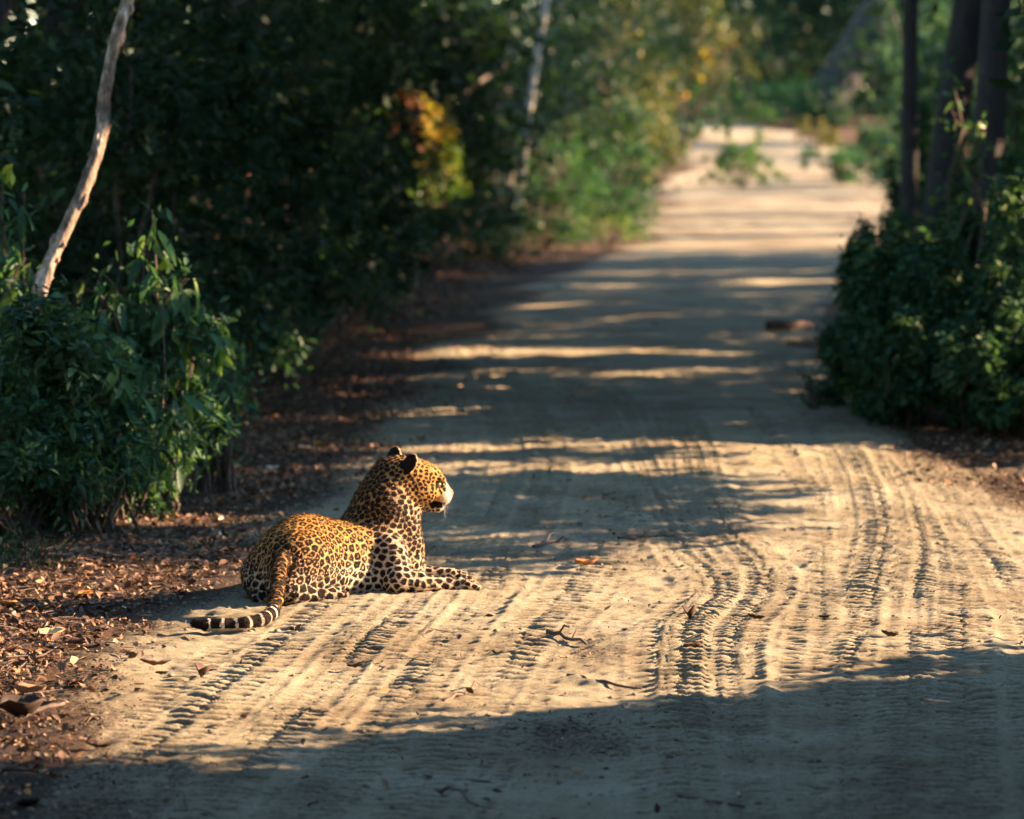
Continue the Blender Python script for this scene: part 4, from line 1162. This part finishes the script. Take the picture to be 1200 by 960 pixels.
trunk(955, 1040, 130, 52, M['bark_dark'], 'broad blurred trunk leaning right behind the distant bend', top=9)
a = P(528, 125, 54)
mb = MB(); root = empty('dead_branch', gp(528, 54)); o_ = np.array(root.location)
mb.tube([P(590, 75, 54.6) - o_, P(560, 95, 54.2) - o_, P(528, 122, 54) - o_, P(515, 150, 54) - o_, gp(505, 54) - o_], [.05, .045, .04, .035, .03], 6); mb.build('branch', M['bark'], root)
tag(root, 'bare grey branch leaning against the brown trunk in the left thicket', 'branch')
# small tan dead stems in the dark thicket
root = empty('dead_plant', gp(289, 33.5)); o_ = np.array(root.location); mb = MB()
mb.tube([gp(289, 33.5) - o_, P(290, 212, 33.5) - o_, P(289, 190, 33.5) - o_, P(288, 172, 33.5) - o_], [.018, .022, .018, .011], 6)
mb.build('stem', M['stick_tan'], root); mb = MB(); mb.tube([P(290, 211, 33.5) - o_, P(272, 208, 33.5) - o_, P(257, 196, 33.4) - o_], [.014, .01, .006], 5); mb.build('twig', M['stick_tan'], root)
tag(root, 'short upright tan dead stem in the dark left thicket', 'dead plant')
root = empty('dead_plant', gp(333, 33.3)); o_ = np.array(root.location); mb = MB()
mb.tube([P(322, 158, 33.3) - o_, P(324, 175, 33.3) - o_, P(332, 188, 33.3) - o_, P(350, 191, 33.3) - o_], [.014, .018, .022, .024], 6)
mb.tube([P(350, 191, 33.3) - o_, P(356, 182, 33.3) - o_, P(345, 170, 33.3) - o_], [.02, .014, .01], 6)
mb.tube([gp(340, 33.3) - o_, P(336, 188, 33.3) - o_], [.012, .012], 5)
mb.build('stem', M['stick_tan'], root)
tag(root, 'curled orange tan dead stem right of the upright one in the dark thicket', 'dead plant')

# --- right side
RS = 'dark bushes along the right side of the road'
right = [(1012, 26.4, 395, 85, 'lowest and leftmost, touching the road edge'), (1060, 25.5, 385, 130, 'low in front, second from the road'), (1135, 25.1, 380, 140, 'low in front below the thick trunks'), (1215, 24.7, 380, 150, 'low in front at the right edge'),
         (1026, 26.6, 312, 95, 'nearest the fallen branch'), (1085, 26.0, 285, 150, 'in the middle below the sapling'), (1165, 25.6, 285, 160, 'in front of the rightmost trunk'), (1235, 25.2, 230, 180, 'cut by the right edge of the photo'), (1056, 28.0, 285, 100, 'forming the upper left corner of the mass'), (1125, 28.2, 262, 150, 'round the foot of the thick trunks'), (1225, 28.0, 215, 120, 'right of the rightmost trunk'),
         (1090, 36, 222, 110, 'round the foot of the slim dark trunk'), (1140, 37.5, 195, 150, 'behind the thick leaning trunk'), (1210, 33, 160, 200, 'behind the rightmost trunk'), (1026, 29.3, 285, 75, 'at the left end behind the front ones')]
for (px, Y, ty, wp, wh) in right:
    sh(px, Y, ty, wp, 6500, .058, M['leaf'], 'dark green right hand bush ' + wh, RS, aspect=.5, sun=Y > 29, tint=(.1, .95), depth=.75, gap=-.42, stems=3)
for (px, Y, ty, wp, wh) in ((1080, 50, 190, 90, 'left of the slim dark trunk'), (1120, 50, 60, 130, 'between the slim and the thick leaning trunk'), (1170, 47, 0, 200, 'behind the rightmost trunk'), (1100, 62, 60, 110, 'behind the slim dark trunk'), (1100, 70, -30, 200, 'filling the gap right of the slim trunk at the top'), (1190, 66, -60, 260, 'in the top right corner'), (1050, 80, 150, 90, 'at the right side of the bright bend'), (1100, 84, -40, 150, 'far behind the slim dark trunk'), (1130, 56, -50, 170, 'behind the thick leaning trunk'), (1215, 40, -40, 240, 'at the upper right edge of the photo')):
    sh(px, Y, ty, wp, 3600, .12, M['leaf'], 'blurred green shrub ' + wh, 'shrubs behind the right hand trunks', aspect=.5, sun=Y < 60, tint=(.1, 1), foldl=False)
hs = sh(1116, 27.6, 100, 70, 170, .085, M['leaf_fresh'], 'thin sapling with lit green leaves in front of the two thick right trunks', name='sapling', cat='sapling', aspect=.45, tint=(.2, .9), depth=.2, lumps=[(.0 + .03 * k, 0, .9 + .16 * k, .17 - .012 * k, .15, .12) for k in range(8)])
sh(1222, 30.5, 20, 80, 1000, .06, M['leaf'], 'leafy climber right of the rightmost trunk', name='climber', cat='plant', aspect=.5, sun=True, depth=.3, tint=(.2, 1))
sh(960, 26.4, 462, 40, 90, .05, M['leaf'], 'tiny weed tuft at the road edge before the right bushes', name='weed', cat='plant', aspect=.4, sun=True, depth=.2)

# --- far end: growth on the bright bend and the dark forest closing the view
sh(868, 84, 160, 74, 3000, .08, M['leaf_fresh'], 'low green patch of weeds in the middle of the distant road', name='weed_patch', cat='plant', aspect=.45, tint=(.3, 1), lumps=lumps_px(872, 84, [(838, 203, 8), (846, 190, 9), (852, 178, 9), (861, 170, 8), (872, 176, 9), (884, 172, 7), (893, 183, 9), (905, 192, 8), (915, 203, 7), (858, 196, 10), (872, 194, 9), (886, 200, 10), (850, 209, 8), (868, 209, 9), (898, 208, 9), (826, 209, 6), (925, 209, 5)]), gap=-.35)
sh(985, 86, 166, 105, 3000, .09, M['leaf_fresh'], 'low green bush right of the distant road', aspect=.5, tint=(0, .6), depth=1.5)
sh(955, 104, 142, 60, 900, .12, M['leaf_olive'], 'small pale bush at the right of the distant bend', aspect=.5)
for (px, Y, ty, wp, wh) in ((760, 112, -60, 200, 'left of the olive tree'), (830, 128, -80, 200, 'behind the olive tree'), (900, 150, -60, 240, 'in the black gap above the end of the road'), (990, 141, -90, 220, 'behind the broad leaning trunk'), (1090, 125, -60, 190, 'right of the broad leaning trunk'), (1130, 110, -60, 220, 'behind the thick right hand trunks'), (700, 95, -60, 200, 'above the bright green shrubs of the bend'), (960, 160, -80, 260, 'left of the top of the broad leaning trunk'), (850, 165, -80, 300, 'far behind the olive tree'), (920, 137, -60, 170, 'just above the end of the bright road'), (1030, 142, -60, 150, 'beside the foot of the broad leaning trunk')):
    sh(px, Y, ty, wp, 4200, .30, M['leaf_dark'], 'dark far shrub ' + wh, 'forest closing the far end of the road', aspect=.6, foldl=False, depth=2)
for i in range(16):
    x_ = -16 + i * 3.6; 
    tree('forest_tree', x_ + 4, 172 + 4 * (i % 3), 12, .25, (3.2, 2.5), M['bark_dark'], M['leaf_dark'], 'tall dark tree closing the far end of the road', 'trees closing the far end of the road', nl=5200, ln=.36, z_low=.2, sun=False)

for i in range(14):  # unseen trees added to keep the sun off the far forest
    tree('forest_tree', 27 + 5 * (i % 3), 136 + 4.5 * i, 17, .3, (3.5, 3.5), M['bark_dark'], M['leaf_dark'], 'unseen tall tree added at the far right to keep sun off the far forest', 'unseen far trees blocking the sun', nl=4500, ln=.75, z_low=.2, sun=False)
# ------------------------------------------------------------------ leaf litter, crumbs, sticks
def litter(n, ylo, yhi, xlo, xhi, dens, size, name, label, mat, cat_kind='stuff', flat=.35, asp=(.35, .7)):
    Yc = ylo + (yhi - ylo) * rng.random(n) ** 1.25; Xc = xlo + (xhi - xlo) * rng.random(n)
    keep = rng.random(n) < dens(Xc, Yc)
    # nothing under the leopard
    Xc = Xc[keep]; Yc = Yc[keep]; n = len(Xc)
    s_ = size[0] + (size[1] - size[0]) * rng.random(n) ** 2.2
    Z = gz(Xc, Yc) + .004 + s_ * .14 + .012 * rng.random(n) * (s_ > .02)
    d = rng.normal(0, 1, (n, 3)); d[:, 2] *= flat * .7
    nn = unit(rng.normal(0, flat, (n, 3)) + np.array([0, 0, 1.]))
    me = leaf_mesh(name, np.stack([Xc, Yc, Z], 1), d, nn, s_, s_ * rng.uniform(*asp, n), mat, np.clip(rng.beta(1.5, 2.0, n), 0, 1), True)
    tag(obj(name, me), label, None, None, 'stuff')
le = np.array([G(a, b) for a, b in ((-60, 900), (0, 830), (60, 790), (140, 735), (190, 690), (235, 650), (300, 600), (350, 560), (400, 520), (425, 470), (440, 420), (470, 380), (540, 330), (620, 300))])
le = le[np.argsort(le[:, 1])]
def d_left(X, Y):
    e = X - np.interp(Y, le[:, 1], le[:, 0]) + .5 * vnoise(X, Y, .9, 81) + .3 * vnoise(X, Y, 3, 82)
    return np.clip(sstep(.50, -.35, e) + .006, 0, 1) * np.where((np.abs(X + .75) < .6) & (np.abs(Y - 16.5) < .75), .0, 1)
def d_road(X, Y):
    return np.clip(soil_at(X, Y) ** 2 * .9, 0, 1) * np.where((np.abs(X + .65) < .6) & (np.abs(Y - 16.6) < .75), .0, 1)
def d_right(X, Y):
    e = (X - road_c(Y)) / road_w(Y) + .3 * vnoise(X, Y, 1.2, 83)
    return sstep(.8, 1.05, e)
k = 1.0 if FULL else .4
litter(int(220000 * k), 11, 36, -6.0, .5, d_left, (.010, .052), 'leaf_litter', 'brown and orange dry leaves strewn over the left verge', M['litter'], flat=.7)
litter(int(16000 * k), 20, 40, 1.6, 5.5, d_right, (.015, .06), 'leaf_litter', 'dark dry leaves under the bushes on the right verge', M['litter'], flat=.5)
litter(int(95000 * k), 10.8, 26, -2.4, 3.4, d_road, (.006, .026), 'leaf_crumbs', 'crumbled dry leaf bits scattered over the sandy road', M['litter'], flat=.5, asp=(.2, .6))
litter(int(30000 * k), 36, 62, -5.0, 1.5, d_left, (.03, .09), 'leaf_litter', 'dark leaf litter on the shaded left verge further down the road', M['litter'], flat=.5)
# grass blades among the undergrowth at the left edge
n = 2600; X = rng.uniform(-3.6, -1.75, n); Y = rng.uniform(17.6, 20.6, n); kp = rng.random(n) < sstep(.1, -.5, X + 1.9 + .9 * vnoise(X, Y, 1.2, 90)); X = X[kp]; Y = Y[kp]; n = len(X)
hgt = rng.uniform(.03, .11, n); d = rng.normal(0, .45, (n, 3)); d[:, 2] = 1
me = leaf_mesh('grass', np.stack([X, Y, gz(X, Y) + hgt * .4], 1), d, rng.normal(0, 1, (n, 3)), hgt, hgt * .08, M['leaf_dark'], rng.random(n), True)
tag(obj('grass', me), 'short green grass at the foot of the left shrubs', None, None, 'stuff')
# clods of dry earth
def clods(n):
    V = []; F = []
    base = np.array([(0, 0, 1), (1, 0, 0), (0, 1, 0), (-1, 0, 0), (0, -1, 0), (.7, .7, .5), (-.7, .6, .5), (-.6, -.7, .5), (.7, -.6, .4)], float)
    f = [(0, 5, 6), (0, 6, 7), (0, 7, 8), (0, 8, 5), (1, 2, 5), (2, 6, 5), (2, 3, 6), (3, 7, 6), (3, 4, 7), (4, 8, 7), (4, 1, 8), (1, 5, 8)]
    Y = 10.8 + 14 * rng.random(n) ** 1.3; X = rng.uniform(-2.2, 3.2, n)
    kp = rng.random(n) < np.clip(.15 + soil_at(X, Y), 0, 1); X = X[kp]; Y = Y[kp]; n = len(X)
    s_ = .003 + .012 * rng.random(n) ** 4
    Z = gz(X, Y)
    J = 1 + rng.normal(0, .2, (n, 9, 3)); V = base[None] * J * s_[:, None, None] * np.array([1.2, 1, .8]) + np.stack([X, Y, Z], 1)[:, None, :]
    F = (np.arange(n)[:, None, None] * 9 + np.array(f)[None]).reshape(-1, 3)
    return mesh_np('earth_clods', V.reshape(-1, 3), F, M['dirt'], False, {'soil': np.repeat(rng.random(n) ** 2, 9), 'tread_shade': np.zeros(n * 9)})
tag(obj('earth_clods', clods(int(14000 * k))), 'small clods of dry earth on the sandy road', None, None, 'stuff')

def stick(a, b, r, label, sag=.0, mat='stick', fork=False, name='fallen_stick', cat='stick'):
    x0, y0 = G(*a); x1, y1 = G(*b)
    za = float(gz(np.array([x0]), np.array([y0]))[0]); zb = float(gz(np.array([x1]), np.array([y1]))[0])
    c = np.array([x0, y0, za]); root_o = c
    p = wiggle((0, 0, r * .8), (x1 - x0, y1 - y0, zb - za + r * .9), 6, .02, sag)
    for i, q in enumerate(p): q[2] = max(q[2], float(gz(np.array([q[0] + x0]), np.array([q[1] + y0]))[0]) - za + r * .6)
    mb = MB(); mb.tube(p, list(np.linspace(r, r * .45, 7)), 6)
    if fork:
        for j in (2, 4):
            e = p[j] + np.array([(x1 - x0) * .25, rng.uniform(-.25, .25), .03]); mb.tube([p[j], (p[j] + e) / 2 + np.array([0, 0, .02]), e], [r * .5, r * .4, r * .2], 5)
    o = mb.build(name, M[mat]); o.location = c
    tag(o, label, cat)
    return o
stick((642, 745), (687, 760), .010, 'short dark stick across the leaf crumbs in mid road', fork=True)
stick((665, 791), (752, 805), .008, 'long thin dark stick on the sand just above the foreground shade')
stick((795, 782), (830, 784), .006, 'thin dark twig lying right of the pale sand patch')
stick((828, 600), (864, 607), .010, 'dark twig at the upper edge of the sunlit sand')
stick((790, 932), (872, 950), .009, 'long dark twig in the shaded foreground')
stick((520, 818), (562, 798), .007, 'brown twig on the tyre tracks at the edge of the foreground shade')
stick((508, 925), (560, 945), .008, 'curved twig in the shade at the bottom of the road', sag=.08)
stick((480, 905), (575, 914), .006, 'thin twig lying across the shaded crumbs at the bottom')
stick((625, 640), (668, 632), .010, 'dark twig at the near edge of the shade patch', fork=True)
stick((1060, 745), (1150, 738), .006, 'fine twig across the right tyre tracks')
stick((0, 898), (45, 906), .009, 'dark stick at the bottom left edge of the sunlit sand')
stick((725, 632), (790, 629), .012, 'low dark stick along the shade edge in mid road')
stick((900, 388), (952, 386), .055, 'thick dark fallen branch lying on the shaded road at the right', name='fallen_branch', cat='branch')
stick((925, 402), (950, 404), .02, 'small twig just in front of the fallen branch')
stick((958, 452), (990, 453), .03, 'dark branch piece at the foot of the right bushes', name='fallen_branch', cat='branch')
stick((30, 834), (75, 826), .014, 'dark stick in the leaf litter at the left edge')
stick((70, 655), (190, 640), .007, 'thin pale twig lying along the litter on the left', mat='stick_tan')
stick((118, 580), (135, 540), .006, 'thin bent twig rising from the litter under the left shrubs', mat='stick_tan')

def big_leaf(px, py, ln, wd, rz, tint, label, mat='litter', curl=.35):
    x, y = G(px, py); z = float(gz(np.array([x]), np.array([y]))[0])
    V = []; F = []; ns = 7
    for j in range(ns + 1):
        t = j / ns * 2 - 1; w2 = wd * .5 * math.sqrt(max(0, 1 - t * t)) * (1 - .2 * t) + .001
        zc = curl * ln * .5 * t * t
        for q in (-1, -.5, 0, .5, 1): V.append((t * ln * .5, w2 * q, zc + abs(q) * w2 * .9 * curl * 2 + .004 + .002 * math.sin(9 * t + 3 * q)))
    for j in range(ns):
        for q in range(4):
            a = j * 5 + q; F.append([a, a + 1, a + 6, a + 5])
    me = mesh_np('fallen_leaf', V, F, M[mat], True, {'tint': np.full(len(V), tint)})
    o = obj('fallen_leaf', me); o.location = (x, y, z + .004); o.rotation_euler = (rng.uniform(-.2, .2), rng.uniform(-.15, .15), rz)
    md = o.modifiers.new('thickness', 'SOLIDIFY'); md.thickness = .0012
    tag(o, label, 'leaf')
big_leaf(182, 778, .115, .045, .1, .30, 'dark orange dry leaf lying on the pale sand left of the tail')
big_leaf(149, 766, .07, .04, -.5, .1, 'dark curled leaf between the litter and the orange leaf')
big_leaf(190, 791, .05, .03, .4, .05, 'small dark leaf just below the orange leaf on the sand')
big_leaf(236, 795, .075, .06, 1.2, .15, 'curled brown leaf with a looped stalk below the tail', curl=.8)
big_leaf(115, 879, .09, .035, -.2, .05, 'dark leaf alone on the sunlit sand at lower left')
big_leaf(34, 946, .09, .06, .6, .02, 'black leaf in the shade at the bottom left corner')
big_leaf(320, 543, .085, .035, 0, 1.0, 'pale whitish leaf on the dark litter above the leopard')
big_leaf(374, 521, .06, .05, .5, .95, 'upright yellow leaf at the start of the upper sun strip', mat='leaf_yellow', curl=.6)
big_leaf(357, 525, .08, .05, .2, .97, 'orange leaf beside the yellow one at the upper sun strip')
big_leaf(300, 579, .06, .04, .2, .93, 'small orange leaf on the shaded litter left of the neck')
big_leaf(688, 664, .11, .045, .2, .9, 'pale curled leaf on the sunlit sand right of the fore paws', curl=.5)
big_leaf(809, 732, .055, .06, 1.1, .02, 'black curled leaf standing on the pale sand', curl=1.0)
big_leaf(886, 732, .075, .045, -.4, .08, 'dark brown leaf right of the black curled one')
big_leaf(1042, 755, .075, .05, -.6, .1, 'brown leaf on the right tyre track near the shade')
big_leaf(967, 731, .05, .03, .1, .05, 'small dark leaf between the right hand tyre tracks')
big_leaf(812, 768, .075, .06, 0, .35, 'flat grey brown leaf below the black curled leaf')
big_leaf(418, 781, .07, .04, .1, .05, 'dark leaf on the left tyre track below the leopard')
big_leaf(100, 686, .07, .05, .3, .92, 'tan leaf at the upper edge of the litter shadow')
big_leaf(27, 838, .16, .10, .4, .0, 'large dark curled leaf in the litter at the left edge', curl=.7)
big_leaf(36, 812, .13, .07, -.3, .75, 'light brown leaf standing on the litter above the dark one', curl=.6)
big_leaf(60, 742, .12, .07, .3, .97, 'orange leaf among the brown litter at the left')
big_leaf(88, 753, .10, .06, -.4, .25, 'dark brown leaf next to the orange one in the litter')
big_leaf(10, 700, .09, .06, .1, .96, 'bright orange leaf at the left edge of the litter')
big_leaf(160, 648, .08, .04, .2, .6, 'brown leaf at the edge of the litter below the left shrubs')
big_leaf(115, 700, .09, .05, .9, .8, 'tan leaf in the litter shadow left of the tail')

def twig_litter(n):
    Y = 11 + 20 * rng.random(n) ** 1.2; X = rng.uniform(-4.5, .5, n); kp = rng.random(n) < np.clip(d_left(X, Y), 0, 1); X = X[kp]; Y = Y[kp]; n = len(X)
    L_ = .04 + .16 * rng.random(n) ** 2; a = rng.uniform(0, PI, n); r = .0015 + .003 * rng.random(n)
    Z = gz(X, Y) + .012 + .02 * rng.random(n)
    c = np.stack([X, Y, Z], 1); d = np.stack([np.cos(a), np.sin(a), rng.normal(0, .12, n)], 1) * L_[:, None] * .5
    s_ = np.stack([-np.sin(a), np.cos(a), 0 * a], 1) * r[:, None]; u = np.array([0, 0, 1.]) * r[:, None]; bend = rng.normal(0, .12, (n, 1)) * L_[:, None] * s_ / r[:, None]
    V = np.stack([c - d + s_, c - d - s_, c - d + u, c + bend + s_, c + bend - s_, c + bend + u * 1.2, c + d + s_ * .4, c + d - s_ * .4, c + d + u * .5], 1)
    f = [(0, 1, 4, 3), (1, 2, 5, 4), (2, 0, 3, 5), (3, 4, 7, 6), (4, 5, 8, 7), (5, 3, 6, 8)]
    F = (np.arange(n)[:, None, None] * 9 + np.array(f)[None]).reshape(-1, 4)
    tag(obj('twig_litter', mesh_np('twig_litter', V.reshape(-1, 3), F, M['stick'], False)), 'thin broken twigs mixed into the leaf litter of the left verge', None, None, 'stuff')
twig_litter(6000)
